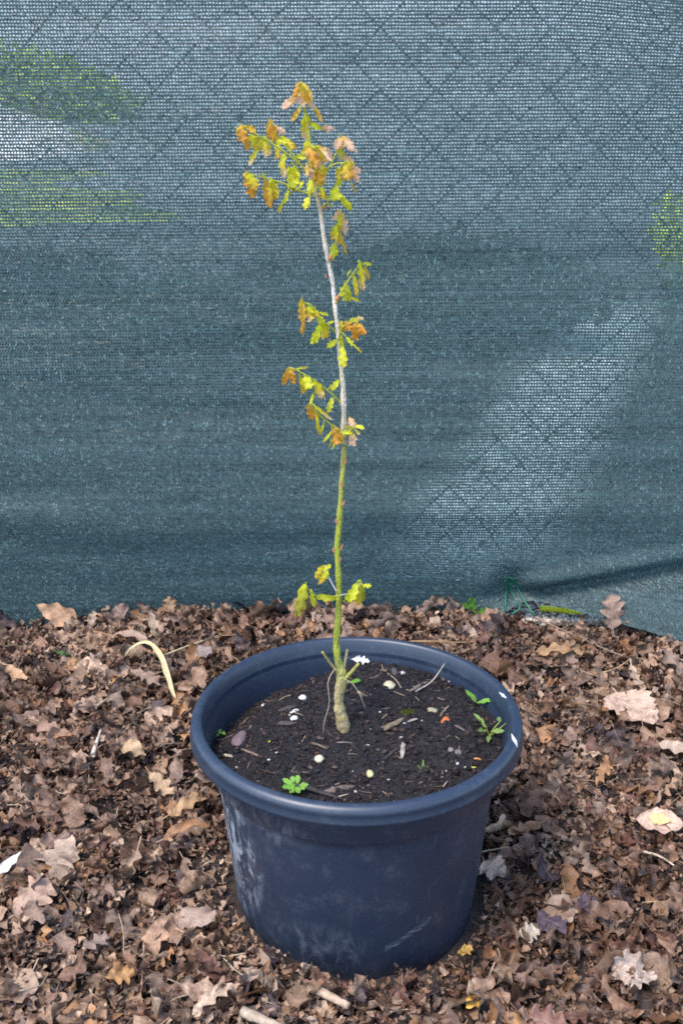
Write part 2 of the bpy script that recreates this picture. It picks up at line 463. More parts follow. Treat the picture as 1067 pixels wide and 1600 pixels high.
# pale low wall at upper left
def box_mesh(name, sx, sy, sz):
    V = np.array([(x * sx / 2, y * sy / 2, z * sz) for z in (0, 1) for y in (-1, 1) for x in (-1, 1)], float)
    F = np.array([(0, 1, 5, 4), (1, 3, 7, 5), (3, 2, 6, 7), (2, 0, 4, 6), (4, 5, 7, 6), (0, 2, 3, 1)])
    return mesh_np(name, V, F, smooth=False)
th = np.linspace(0, 1, 40); GX, GY = np.meshgrid(np.linspace(-1, 1, 60), np.linspace(-1, 1, 40))
GH = np.clip(1 - np.sqrt(GX ** 2 + GY ** 2) + 0.25 * fbm(GX * 3 + 9, GY * 3 + 9, 0, 4), 0, 1) ** 0.7
V = np.stack([(-6.7 + 3.0 * GX).ravel(), (18.8 + 1.7 * GY).ravel(), (1.15 * GH - 0.03).ravel()], 1)
I = np.arange(2400).reshape(40, 60)
F = np.stack([I[:-1, :-1].ravel(), I[:-1, 1:].ravel(), I[1:, 1:].ravel(), I[1:, :-1].ravel()], 1)
tag(link('gravel_bank', mesh_np('gravel_bank', V, F), M_WALL), kind='structure')

# ------------------------------------------------------------------ chain link fence
M_WIRE = mat_tint('green_coated_wire', 0.4, 100, (0.85, 0.85, 0.85), (1.1, 1.1, 1.1), spec=0.5)
FY = 0.812
fence = empty('chain_link_fence', (0, FY, 0))
tag(fence, 'dark green chain link fence showing faintly through the net', 'fence')
DX, DZ = 0.047, 0.047
kz = int(1.5 / DZ)
def sag(x, z):     # the mesh is slack towards the lower right
    s = sstep(0.15, 0.45, x) * (1 - sstep(0.2, 0.75, z))
    return x - 0.05 * s * (0.75 - z), z * (1 - 0.0 * s) - 0.05 * s * (1 - sstep(0.05, 0.3, z))
wires = 0
for i in range(-22, 23):
    P = []
    for k in range(kz):
        x = i * DX + (DX if ((k + i) % 2) else 0.0)
        z = 0.02 + k * DZ
        x, z = sag(x, z)
        rj = random.uniform
        y = 0.0022 if ((k + i) % 2) else -0.0022
        e = 0.12
        P.append((float(x) + rj(-.002, .002), y, float(z) + rj(-.002, .002)))
    bgw = Bag(); bgw.add(*clean(*tube(P, 0.0018, 5)), col=(0.012, 0.045, 0.03))
    link('wire', bgw.mesh('wire'), M_WIRE, fence)

# ------------------------------------------------------------------ shade net: knitted threads, each stitch real geometry
def mat_net():
    m, nt, b, out = material('shade_net_thread')
    at = N(nt, 'ShaderNodeAttribute', attribute_name='tint')
    nt.links.new(at.outputs[0], b.inputs['Base Color'])
    b.inputs['Roughness'].default_value = 0.38
    b.inputs['Specular IOR Level'].default_value = 0.55
    tr = nt.nodes.new('ShaderNodeBsdfTranslucent')
    nt.links.new(mix(nt, 1.0, at.outputs[0], (1.0, 1.15, 1.15), 'MULTIPLY'), tr.inputs[0])
    ms = nt.nodes.new('ShaderNodeMixShader'); ms.inputs[0].default_value = 0.5
    nt.links.new(b.outputs[0], ms.inputs[1]); nt.links.new(tr.outputs[0], ms.inputs[2])
    nt.links.new(ms.outputs[0], out.inputs[0])
    return m
M_NET = mat_net()
XR = 0.62   # right hand fold starts around here
def net_shape(x, z):
    """offset towards -y (camera) and settled height"""
    y = 0.738 + 0.070 * sstep(0.30, 1.6, z) + 0.036 * sstep(0.32, 0.02, z) if False else 0.740 + 0.085 * sstep(0.30, 1.7, z) + 0.034 * (1 - sstep(0.02, 0.34, z)) * (1 - sstep(0.1, 0.3, x) * 0.6)
    y = y + 0.026 * fbm(x * 1.1 + 4, z * 6 + 2, 0, 3) + 0.006 * fbm(x * 4 + 4, z * 26 + 2, 1, 2)
    # long slack horizontal wrinkles near the bottom
    y = y - 0.009 * np.exp(-((z - 0.27 - 0.02 * np.sin(x * 5)) / 0.04) ** 2)
    # lower right: the hem swings out below a slanting crease
    zc = 0.097 + 0.075 * np.clip((x - 0.31) / 0.37, 0, 2)
    s = sstep(0.2, 0.36, x)
    below = np.clip(zc - z, 0, 1)
    y = y - s * 0.75 * below + s * 0.014 * np.exp(-((z - zc) / 0.016) ** 2) - s * 0.012 * np.exp(-((z - zc - 0.03) / 0.02) ** 2)
    # gather where the tie holds it
    d = np.hypot(x - 0.305, z - 0.125)
    y = y + 0.03 * np.exp(-(d / 0.03) ** 2)
    return np.minimum(y, 0.808)
def net_bottom(x):
    b = np.full_like(x, 0.03)
    p = [(-3, 0.0), (0.22, 0.02), (0.295, 0.070), (0.325, 0.095), (0.38, 0.094), (0.45, 0.080), (0.55, 0.060), (0.62, 0.046), (0.75, 0.03), (3, 0.02)]
    return np.interp(x, [q[0] for q in p], [q[1] for q in p])
def net_top(x):
    return np.interp(x, [-3, 0.35, 0.5, 0.62, 3], [1.205, 1.19, 1.168, 1.166, 1.175])
PIT = 0.0053
cols = int(2.3 / PIT); 
x0 = -1.15
ci = np.arange(cols + 1)
rows = int(1.2 / PIT)
Vs, Fs, Cs = [], [], []
nv = 0
xc = x0 + ci * PIT
fold = np.zeros_like(xc)
def zof(x, t):
    zb = sum(net_bottom(x + d) for d in (-.03, -.02, -.01, 0, .01, .02, .03)) / 7
    zz = 1.20 * t
    zz = zz + zb * np.clip(1 - zz / 0.22, 0, 1) ** 2 - 0.028 * sstep(0.3, 0.6, x) * np.clip((zz - 0.9) / 0.3, 0, 1) ** 2
    return zz + 0.005 * np.sin(x * 2.2 + 0.6) * (t * (1 - t) * 4) + 0.003 * fbm(x * 2, t * 3, 2, 2)
baseC = np.array((0.082, 0.136, 0.140))
for j in range(rows + 1):
    t = j / rows
    z = zof(xc, np.full_like(xc, t)) + 0.0003 * RNG.normal(size=len(xc))
    y = net_shape(xc, z)
    xj = xc + 0.0009 * math.sin(j * 2.7) + 0.0003 * RNG.normal(size=len(xc))
    dens = 1 + 0.20 * fbm(xc * 1.6 + 7, np.full_like(xc, j * 0.11), 3, 4) + 0.14 * fbm(xc * 3, np.full_like(xc, j * 0.45), 1, 2)
    hw = (0.00192 + 0.00022 * RNG.normal(size=len(xc))) * dens + (0.0009 if (rows - j) < 6 else 0)
    tilt = 0.0006 * RNG.normal(size=len(xc)) + 0.0011
    slope = (net_shape(xc, z + 0.003) - net_shape(xc, z - 0.003)) / 0.006
    tilt = tilt - 0.0006 + hw * np.clip(slope, -1.2, 1.2)
    A = np.stack([xj, y + tilt, z + hw], 1); B = np.stack([xj, y - tilt, z - hw], 1)
    n = len(xc); V = np.concatenate([A, B])
    k = np.arange(n - 1)
    F = np.stack([k, k + n, k + n + 1, k + 1], 1)
    rowf = (1 + 0.13 * RNG.normal()) * (1 + 0.5 * fbm(xc * 2.2 + 3, np.full_like(xc, j * 0.2), 2, 4))
    c = baseC[None] * np.clip(rowf + 0.15 * RNG.normal(size=n), 0.3, 2)[:, None]
    Vs.append(V); Fs.append(F + nv); Cs.append(np.concatenate([c, c])); nv += len(V)
    if j < rows:     # knit threads up to the next row, leaning alternately
        z2 = zof(xc, np.full_like(xc, (j + 1) / rows)); y2 = net_shape(xc, z2)
        lean = 0.0011 * (1 if j % 2 else -1)
        w_ = 0.00115 + 0.0003 * RNG.random(len(xc))
        b0 = np.stack([xj - w_ - lean, y - 0.0007, z], 1); b1 = np.stack([xj + w_ - lean, y - 0.0012, z], 1)
        lean = lean + 0.0005 * RNG.normal(size=len(xc))
        t0 = np.stack([xj - w_ + lean, y2 - 0.0014, z2], 1); t1 = np.stack([xj + w_ + lean, y2 - 0.0007, z2], 1)
        V = np.stack([b0, b1, t1, t0], 1).reshape(-1, 3); F = np.arange(len(V)).reshape(-1, 4)
        f = np.where(RNG.random(len(xc)) < 0.10, RNG.uniform(1.4, 2.4, len(xc)), RNG.uniform(0.7, 1.4, len(xc)))  # scattered stitches painted lighter to stand in for thread glints
        c = np.repeat(baseC[None] * np.array((1.15, 1.08, 1.05)) * f[:, None], 4, 0)
        Vs.append(V); Fs.append(F + nv); Cs.append(c); nv += len(V)
net = link('shade_net', mesh_np('shade_net', np.concatenate(Vs), np.concatenate(Fs), np.concatenate(Cs), smooth=False), M_NET)
tag(net, 'blue-green knitted shade net stretched along the fence behind the pot', 'net')

# green tie wires holding the net at lower right
tie = empty('tie_wire', (0, 0, 0)); tag(tie, 'dark green wire tie gathering the net hem at lower right', 'wire')
def on_net(px, py, off=-0.004):
    Y = 0.77
    for _ in range(8):
        p = on_y(px, py, Y); Y = float(net_shape(np.array(p.x), np.array(p.z))) + off
    return on_y(px, py, Y)
def wire_net(pts, r=0.0019, name='strand', col=(0.006, 0.13, 0.07)):
    P = smooth_path([on_net(a, b) for a, b in pts], 16)
    b_ = Bag(); b_.add(*clean(*tube(P, r, 6)), col=col)
    return link(name, b_.mesh(name), M_WIRE, tie)
def wire_px(pts, Y, r=0.0013, name='strand', parent=tie, col=(0.005, 0.07, 0.045)):
    P = smooth_path([on_y(a, b, Y + (c[0] if c else 0)) for a, b, *c in pts], 14)
    b_ = Bag(); b_.add(*clean(*tube(P, r, 6)), col=col)
    return link(name, b_.mesh(name), M_WIRE, parent)
wire_net([(789, 956), (790, 930), (793, 910), (800, 903), (810, 922), (826, 950), (836, 962)])
wire_net([(793, 908), (797, 922), (806, 938), (812, 950), (798, 960)])
wire_net([(788, 908), (795, 902), (802, 908), (796, 913), (789, 907)], 0.0018)
wire_px([(855, 965), (868, 952), (878, 944), (890, 950)], 0.80, 0.0016)
wire_px([(888, 990), (902, 972), (912, 962), (922, 955)], 0.77, 0.0016)
# thing seen through the gap: pale gravel and a yellow strip
b_ = Bag()
for k in range(1400):
    px, py = random.uniform(798, 960), random.uniform(930, 990)
    p = on_z(px, py, 0.06); r = random.uniform(0.0025, 0.006)
    p.y = min(max(p.y, 0.76), 1.30); p.z = 0.035 + 0.012 * random.random() + 0.06 * max(0, p.y - 0.8)
    Q = RNG.normal(size=(6, 3)) * 0.15 + np.array([(1, 0, 0), (-1, 0, 0), (0, 1, 0), (0, -1, 0), (0, 0, .7), (0, 0, -.7)])
    g = random.choice([(0.62, 0.55, 0.45), (0.5, 0.42, 0.33), (0.7, 0.66, 0.58), (0.3, 0.22, 0.17)])
    b_.add(Q * r + np.array(p), np.array([(0, 2, 4), (2, 1, 4), (1, 3, 4), (3, 0, 4), (2, 0, 5), (1, 2, 5), (3, 1, 5), (0, 3, 5)]), col=g)
tag(link('gravel', b_.mesh('gravel', False), M_STONE), 'pale gravel seen through the gap under the net', 'gravel', kind='stuff')
b_ = Bag()
q0, q1 = on_y(843, 950, 0.800), on_y(914, 962, 0.792)
P = smooth_path([q0, (q0 + q1) / 2 + Vector((0, 0, .003)), q1], 10)
V, F = tube(P, 0.0055, 10); b_.add(*clean(V, F), col=(0.85, 0.85, 0.02))
tag(link('yellow_rod', b_.mesh('yellow_rod'), M_WIRE), 'bright yellow strip lying behind the gap under the net', 'strip')

# ------------------------------------------------------------------ leaf shapes
def leaf_grid(kind, L=0.07, W=0.02, n=18, m=2, k1=0.0, k2=0.0, twist=0.0, wav=0.0, seed=0, stalk=0.18, torn=0.0, fresh=False):
    """leaf lying in XY, base at origin, pointing +X.  k1: bend along, k2: bend across, wav: edge ripple.
    returns V (k,3), quads, uv (t,s)"""
    rg = np.random.default_rng(seed)
    t = np.linspace(0, 1, n + 1)
    if kind == 'oak':
        env = np.clip(np.sin(np.pi * np.clip(t, 0, 1) ** 0.72 * 0.985 + 0.02), 0, 1) ** 0.62 * (0.62 + 0.55 * t)
        nl = rg.uniform(3.6, 4.9) if not fresh else rg.uniform(2.9, 4.0)
        ph = rg.uniform(0, 1)
        lobL = 0.5 + 0.5 * np.cos(2 * np.pi * (nl * t + ph)); lobR = 0.5 + 0.5 * np.cos(2 * np.pi * (nl * t + ph + rg.uniform(-0.25, 0.25)))
        dep = rg.uniform(0.38, 0.55) if not fresh else rg.uniform(0.24, 0.40)
        if fresh: env = np.clip(np.sin(np.pi * t ** 0.8), 0, 1) ** 0.55 * (0.72 + 0.38 * t)
        wl = W * env * (1 - dep + dep * lobL ** 0.8); wr = W * env * (1 - dep + dep * lobR ** 0.8)
        shift = 0.35
    elif kind == 'maple':
        env = np.sin(np.pi * t ** 0.55 * 0.99) ** 0.75
        nl = 7.3
        tooth = lambda p: ((nl * t + p) % 1.0)
        wl = W * 1.5 * env * (0.78 + 0.25 * tooth(0.1)); wr = W * 1.5 * env * (0.78 + 0.25 * tooth(0.4))
        shift = 0.1
    else:
        env = np.sin(np.pi * t ** 0.8) ** 0.9
        wl = W * env * (1 + 0.05 * rg.normal(size=n + 1)); wr = W * env * (1 + 0.05 * rg.normal(size=n + 1))
        shift = 0.2
    wl = np.maximum(wl, 0.0006); wr = np.maximum(wr, 0.0006)
    if torn:
        for arr in (wl, wr):
            a = rg.uniform(0.2, 0.9); arr *= 1 - torn * np.exp(-((t - a) / 0.12) ** 2)
    s = np.linspace(-1, 1, 2 * m + 1)
    x = np.zeros((n + 1, 2 * m + 1)); y = np.zeros_like(x); z = np.zeros_like(x)
    for j, sj in enumerate(s):
        w_ = wl if sj < 0 else wr
        y[:, j] = sj * w_
        x[:, j] = L * t + shift * np.abs(sj) * w_ * np.minimum(1, 3 * (1 - t))
    p1, p2 = rg.uniform(0, 6.28, 2)
    z += wav * W * (np.abs(s)[None] ** 1.5) * np.sin(2 * np.pi * rg.uniform(2, 3.5) * t[:, None] + p1 + 1.5 * np.sign(s)[None])
    z += wav * 0.4 * W * np.sin(2 * np.pi * 1.1 * t[:, None] + p2)
    # crossways curl
    if abs(k2) > 1e-3:
        a = k2 * y / W
        R = W / k2
        y2 = R * np.sin(a); z2 = R * (1 - np.cos(a))
        y, z = y2 - z * np.sin(a), z2 + z * np.cos(a)
    tw = twist * t[:, None]
    y, z = y * np.cos(tw) - z * np.sin(tw), y * np.sin(tw) + z * np.cos(tw)
    if abs(k1) > 1e-3:
        a = k1 * x / L; R = L / k1
        x, z = (R - z) * np.sin(a), R - (R - z) * np.cos(a)
    V = np.stack([x.ravel(), y.ravel(), z.ravel()], 1)
    uv = np.stack([np.repeat(t, 2 * m + 1), np.tile(s, n + 1)], 1)
    c = 2 * m + 1
    I = np.arange((n + 1) * c).reshape(n + 1, c)
    F = np.stack([I[:-1, :-1].ravel(), I[1:, :-1].ravel(), I[1:, 1:].ravel(), I[:-1, 1:].ravel()], 1)
    if stalk:
        w_ = 0.012 * L
        k = len(V)
        ST = np.array([(-stalk * L, -w_, 0.004), (-stalk * L, w_, 0.004), (0.03 * L, w_, 0.0), (0.03 * L, -w_, 0.0)])
        V = np.vstack([V, ST]); uv = np.vstack([uv, np.zeros((4, 2))]); F = np.vstack([F, [(k, k + 1, k + 2, k + 3)]])
    return V, F, uv

# dead-leaf palette: name -> albedo
PAL = {
    'pale tan': (0.54, 0.38, 0.27), 'tan': (0.39, 0.245, 0.16), 'greyish brown': (0.28, 0.19, 0.145), 'brown': (0.22, 0.122, 0.08),
    'orange-brown': (0.42, 0.225, 0.11), 'dark purplish': (0.095, 0.068, 0.072), 'reddish brown': (0.22, 0.11, 0.082)}
PK = list(PAL); PW = [0.15, 0.24, 0.23, 0.2, 0.07, 0.06, 0.05]

def rotm(rx, ry, rz):
    return np.array(Matrix.Rotation(rz, 3, 'Z') @ Matrix.Rotation(ry, 3, 'Y') @ Matrix.Rotation(rx, 3, 'X'))

def inpot(x, y, m=0.0):
    return math.hypot(x, y) < 0.166 + m

# ---- litter stuff: matted lower leaves, crumbs, fibres
variants = []
for k in range(40):
    kind = random.choice(['oak', 'oak', 'oak', 'plain', 'maple'])
    variants.append(leaf_grid(kind, 1.0, random.uniform(0.24, 0.36), 12, 1, random.uniform(-1.8, 1.8), random.uniform(-1.6, 1.6), random.uniform(-.8, .8), random.uniform(0.1, 0.5), seed=k, stalk=0.2, torn=random.uniform(0, .7)))
def rand_ground(vis=0.74):
    while True:
        if random.random() < vis:
            y = random.uniform(-0.32, 0.80); hw = 0.5 + 0.28 * (y + 0.3)
            x = random.uniform(-hw, hw)
        else:
            x = random.uniform(-1.45, 1.45); y = random.uniform(-0.75, 0.84)
        if not inpot(x, y) and not (y > 0.745 and 0.29 < x < 0.47): return x, y
bagL = Bag()
for k in range(5600):
    x, y = rand_ground()
    V, F, uv = variants[k % 40]
    sz = random.choice([random.uniform(0.018, 0.036), random.uniform(0.032, 0.062), random.uniform(0.036, 0.066)])
    near = math.hypot(x, y) < 0.2
    if near: sz *= 0.6
    R = rotm(random.gauss(0, 0.55), random.gauss(0, 0.5), random.uniform(0, 6.28))
    z = float(gz(x, y)) + random.uniform(0.0, 0.019)
    W_ = (V * sz - np.array((sz * 0.5, 0, 0))) @ R.T + np.array((x, y, z))
    c = np.array(PAL[random.choices(PK, PW)[0]]) * random.uniform(0.6, 1.25)
    if inpot(x, y, 0.03): W_[:, :2] *= 1 + 0.0
    rr = np.hypot(W_[:, 0], W_[:, 1]); low = W_[:, 2] < 0.27
    lim = 0.1505 + 0.1 * np.clip(W_[:, 2], 0, .2)
    f = np.where(low & (rr < lim), lim / np.maximum(rr, 1e-4), 1)
    W_[:, 0] *= f; W_[:, 1] *= f
    bagL.add(W_, F, c, uv)
o = tag(link('leaf_litter', bagL.mesh('leaf_litter'), M_DEAD), 'matted layer of small brown dead leaves covering the ground', 'leaf litter', kind='stuff')

def crumbs(n, smin, smax, zr, flat, pal, wts, dark=(0.4, 1.0)):
    P = np.array([rand_ground(0.76) for _ in range(n)])
    S = RNG.uniform(smin, smax, n) * RNG.uniform(0.6, 1.2, n)
    z = gz(P[:, 0], P[:, 1]) + RNG.uniform(zr[0], zr[1], n)
    ang = np.sort(RNG.uniform(0, 2 * math.pi, (n, 6)), axis=1)
    ang = np.arange(6)[None] * (math.pi / 3) + RNG.uniform(-.4, .4, (n, 6))
    rad = RNG.uniform(0.35, 1.0, (n, 6))
    el = RNG.uniform(0.35, 1.0, n)
    lx = np.cos(ang) * rad; ly = np.sin(ang) * rad * el[:, None]
    lz = RNG.normal(size=(n, 6)) * 0.16
    L3 = np.stack([lx, ly, lz], 2)                       # n,6,3
    L3 = np.concatenate([L3, np.stack([np.zeros(n), np.zeros(n), RNG.normal(size=n) * 0.25], 1)[:, None]], 1)
    # random tilt
    a = RNG.normal(size=n) * flat; b = RNG.normal(size=n) * flat; c = RNG.uniform(0, 6.28, n)
    ca, sa, cb, sb, cc, sc_ = np.cos(a), np.sin(a), np.cos(b), np.sin(b), np.cos(c), np.sin(c)
    Rz = np.zeros((n, 3, 3)); Rz[:, 0, 0] = cc; Rz[:, 0, 1] = -sc_; Rz[:, 1, 0] = sc_; Rz[:, 1, 1] = cc; Rz[:, 2, 2] = 1
    Rx = np.zeros((n, 3, 3)); Rx[:, 0, 0] = 1; Rx[:, 1, 1] = ca; Rx[:, 1, 2] = -sa; Rx[:, 2, 1] = sa; Rx[:, 2, 2] = ca
    Ry = np.zeros((n, 3, 3)); Ry[:, 1, 1] = 1; Ry[:, 0, 0] = cb; Ry[:, 0, 2] = sb; Ry[:, 2, 0] = -sb; Ry[:, 2, 2] = cb
    R = Rz @ Ry @ Rx
    W_ = np.einsum('nij,nkj->nki', R, L3 * S[:, None, None]) + np.stack([P[:, 0], P[:, 1], z], 1)[:, None]
    V = W_.reshape(-1, 3)
    rr = np.hypot(V[:, 0], V[:, 1]); lim = 0.1515 + 0.1 * np.clip(V[:, 2], 0, .2)
    f = np.where((rr < lim) & (V[:, 2] < .27), lim / np.maximum(rr, 1e-4), 1); V[:, 0] *= f; V[:, 1] *= f
    base = (np.arange(n) * 7)[:, None]
    F = np.concatenate([np.stack([base[:, 0] + 6, base[:, 0] + k, base[:, 0] + (k + 1) % 6], 1) for k in range(6)])
    pi = RNG.choice(len(pal), n, p=np.array(wts) / sum(wts))
    col = np.array([pal[i] for i in pi]) * RNG.uniform(dark[0], dark[1], n)[:, None]
    return V, F, np.repeat(col, 7, 0)
pl = [PAL[k] for k in PK]
V, F, c = crumbs(38000, 0.003, 0.011, (0.0, 0.022), 0.6, pl, [0.14, 0.24, 0.25, 0.26, 0.05, 0.08, 0.06], (0.45, 1.1))
tag(link('leaf_crumbs', mesh_np('leaf_crumbs', V, F, c, smooth=False), M_CRUMB), 'crumbled dark leaf fragments between the dead leaves', 'leaf litter', kind='stuff')
V, F, c = crumbs(8000, 0.0025, 0.008, (0.010, 0.028), 0.6, pl, [0.25, 0.3, 0.25, 0.15, 0.05, 0.05, 0.05], (0.5, 1.15))
tag(link('leaf_chips', mesh_np('leaf_chips', V, F, c, smooth=False), M_CRUMB), 'small pale broken leaf pieces lying on top of the litter', 'leaf litter', kind='stuff')
bf = Bag()
for k in range(900):
    x, y = rand_ground(0.85)
    L = random.uniform(0.012, 0.05); a = random.uniform(0, 6.28); z = float(gz(x, y)) + random.uniform(0.008, 0.026)
    d = np.array((math.cos(a), math.sin(a), random.uniform(-.25, .25))); q = np.array((-d[1], d[0], 0))
    p = np.array((x, y, z)); bend = random.uniform(-.25, .25)
    if inpot(x + d[0] * L, y + d[1] * L, 0.0): continue
    P = [p, p + d * L * .5 + q * L * bend, p + d * L]
    g = random.choice([(0.3, 0.21, 0.14), (0.42, 0.33, 0.22), (0.14, 0.09, 0.06), (0.5, 0.4, 0.28), (0.2, 0.1, 0.06)])
    bf.add(*clean(*tube(P, random.uniform(0.0004, 0.0011), 3, cap=False)), col=g)
tag(link('litter_fibres', bf.mesh('litter_fibres'), M_WOOD), 'thin dry leaf stalks and straw bits in the litter', 'leaf litter', kind='stuff')

# ---- individual dead leaves: repeats, told apart by colour and by the side of the pot
lib = {}
for kname in PK:
    for v in range(7):
        kind = random.choice(['oak', 'oak', 'oak', 'oak', 'maple', 'plain'])
        L = random.uniform(0.040, 0.082)
        V, F, uv = leaf_grid(kind, L, L * random.uniform(0.24, 0.33), 22, 2, random.uniform(-2.0, 2.0), random.uniform(-1.9, 1.9), random.uniform(-.9, .9), random.uniform(0.15, 0.5), seed=100 + v * 9 + hash(kind) % 5 * 0, stalk=random.choice([0, 0.25]), torn=random.choice([0, 0.3, 0.6]))
        col = np.tile(np.array(PAL[kname]), (len(V), 1)) * (1 + 0.15 * np.sin(uv[:, :1] * 5 + v))
        V[:, 0] -= L * 0.5
        me = mesh_np('dead_leaf', V, F, col, uv); me.materials.append(M_DEAD)
        lib.setdefault(kname, []).append(me)
def region(x, y):
    if y < -0.12 and abs(x) < 0.2: return 'in front of the pot'
    if y > 0.3: return 'between the pot and the net'
    return 'left of the pot' if x < 0 else 'right of the pot'
placed = []; DL = []; LM = []
k = 0
while k < 285:
    y = random.uniform(-0.24, 0.77); hw = 0.40 + 0.3 * (y + 0.24)
    if k > 250: y = random.uniform(0.66, 0.735)
    x = random.uniform(-hw, hw)
    if inpot(x, y, 0.035) or (y > 0.68 and 0.27 < x < 0.49): continue
    if any((x - a) ** 2 + (y - b) ** 2 < 0.024 ** 2 for a, b in placed): continue
    placed.append((x, y)); k += 1
    cn = random.choices(PK, [0.19, 0.3, 0.22, 0.12, 0.07, 0.05, 0.05])[0]
    me = random.choice(lib[cn])
    o = bpy.data.objects.new('dead_leaf', me); C.objects.link(o)
    steep = random.random() < 0.24 or k > 251
    o.location = (x, y, float(gz(x, y)) + random.uniform(0.014, 0.026) + (0.008 if k > 251 else 0))
    o.rotation_euler = (random.gauss(0, 0.32) + (0.9 if steep else 0), random.gauss(0, 0.3), random.uniform(0, 6.28))
    s = random.uniform(0.75, 1.15); o.scale = (s, s, s)
    DL.append((o, cn, x, y))
# ---- leaves one can point at.  (px, py of base, px, py of tip, width px, kind, colour, z lift, curls, label)
def frame_leaf(name, b, t, W, kind, col, label=None, cat='leaf', k1=0.3, k2=0.4, tw=0.0, wav=0.2, nrm=None, seed=0, n=30, m=3, stalk=0.12, mat=None, parent=None, colf=None, torn=0.0, fresh=False):
    b = Vector(b); t = Vector(t); ax = (t - b); L = ax.length; ax.normalize()
    nrm = Vector(nrm) if nrm is not None else Vector((0, -0.45, 1))
    nrm = (nrm - ax * nrm.dot(ax)).normalized(); sd_ = nrm.cross(ax)
    V, F, uv = leaf_grid(kind, L, W, n, m, k1, k2, tw, wav, seed, stalk, torn, fresh)
    # keep the tip where it was asked for after the bend
    tip = V[(n) * (2 * m + 1) + m]; e = np.array((tip[0], 0, tip[2])); le = np.linalg.norm(e)
    e /= le; R = np.array([[e[0], 0, e[2]], [0, 1, 0], [-e[2], 0, e[0]]])
    V = (V @ R.T) * np.array((L / le, 1, L / le))
    B = np.array([tuple(ax), tuple(sd_), tuple(nrm)])
    V = V @ B
    c = colf(uv) if colf else np.tile(np.array(col), (len(V), 1))
    me = mesh_np(name, V, F, c, uv); me.materials.append(mat or M_DRY)
    o = bpy.data.objects.new(name, me); C.objects.link(o)
    o.location = b if parent is None else b - parent.location
    if parent is not None: o.parent = parent
    if label: tag(o, label, cat)
    return o
def lit(px, py, lift=0.03):
    z = 0.05
    for _ in range(6):
        p = on_z(px, py, z); z = float(gz(p.x, p.y)) + lift
    return p
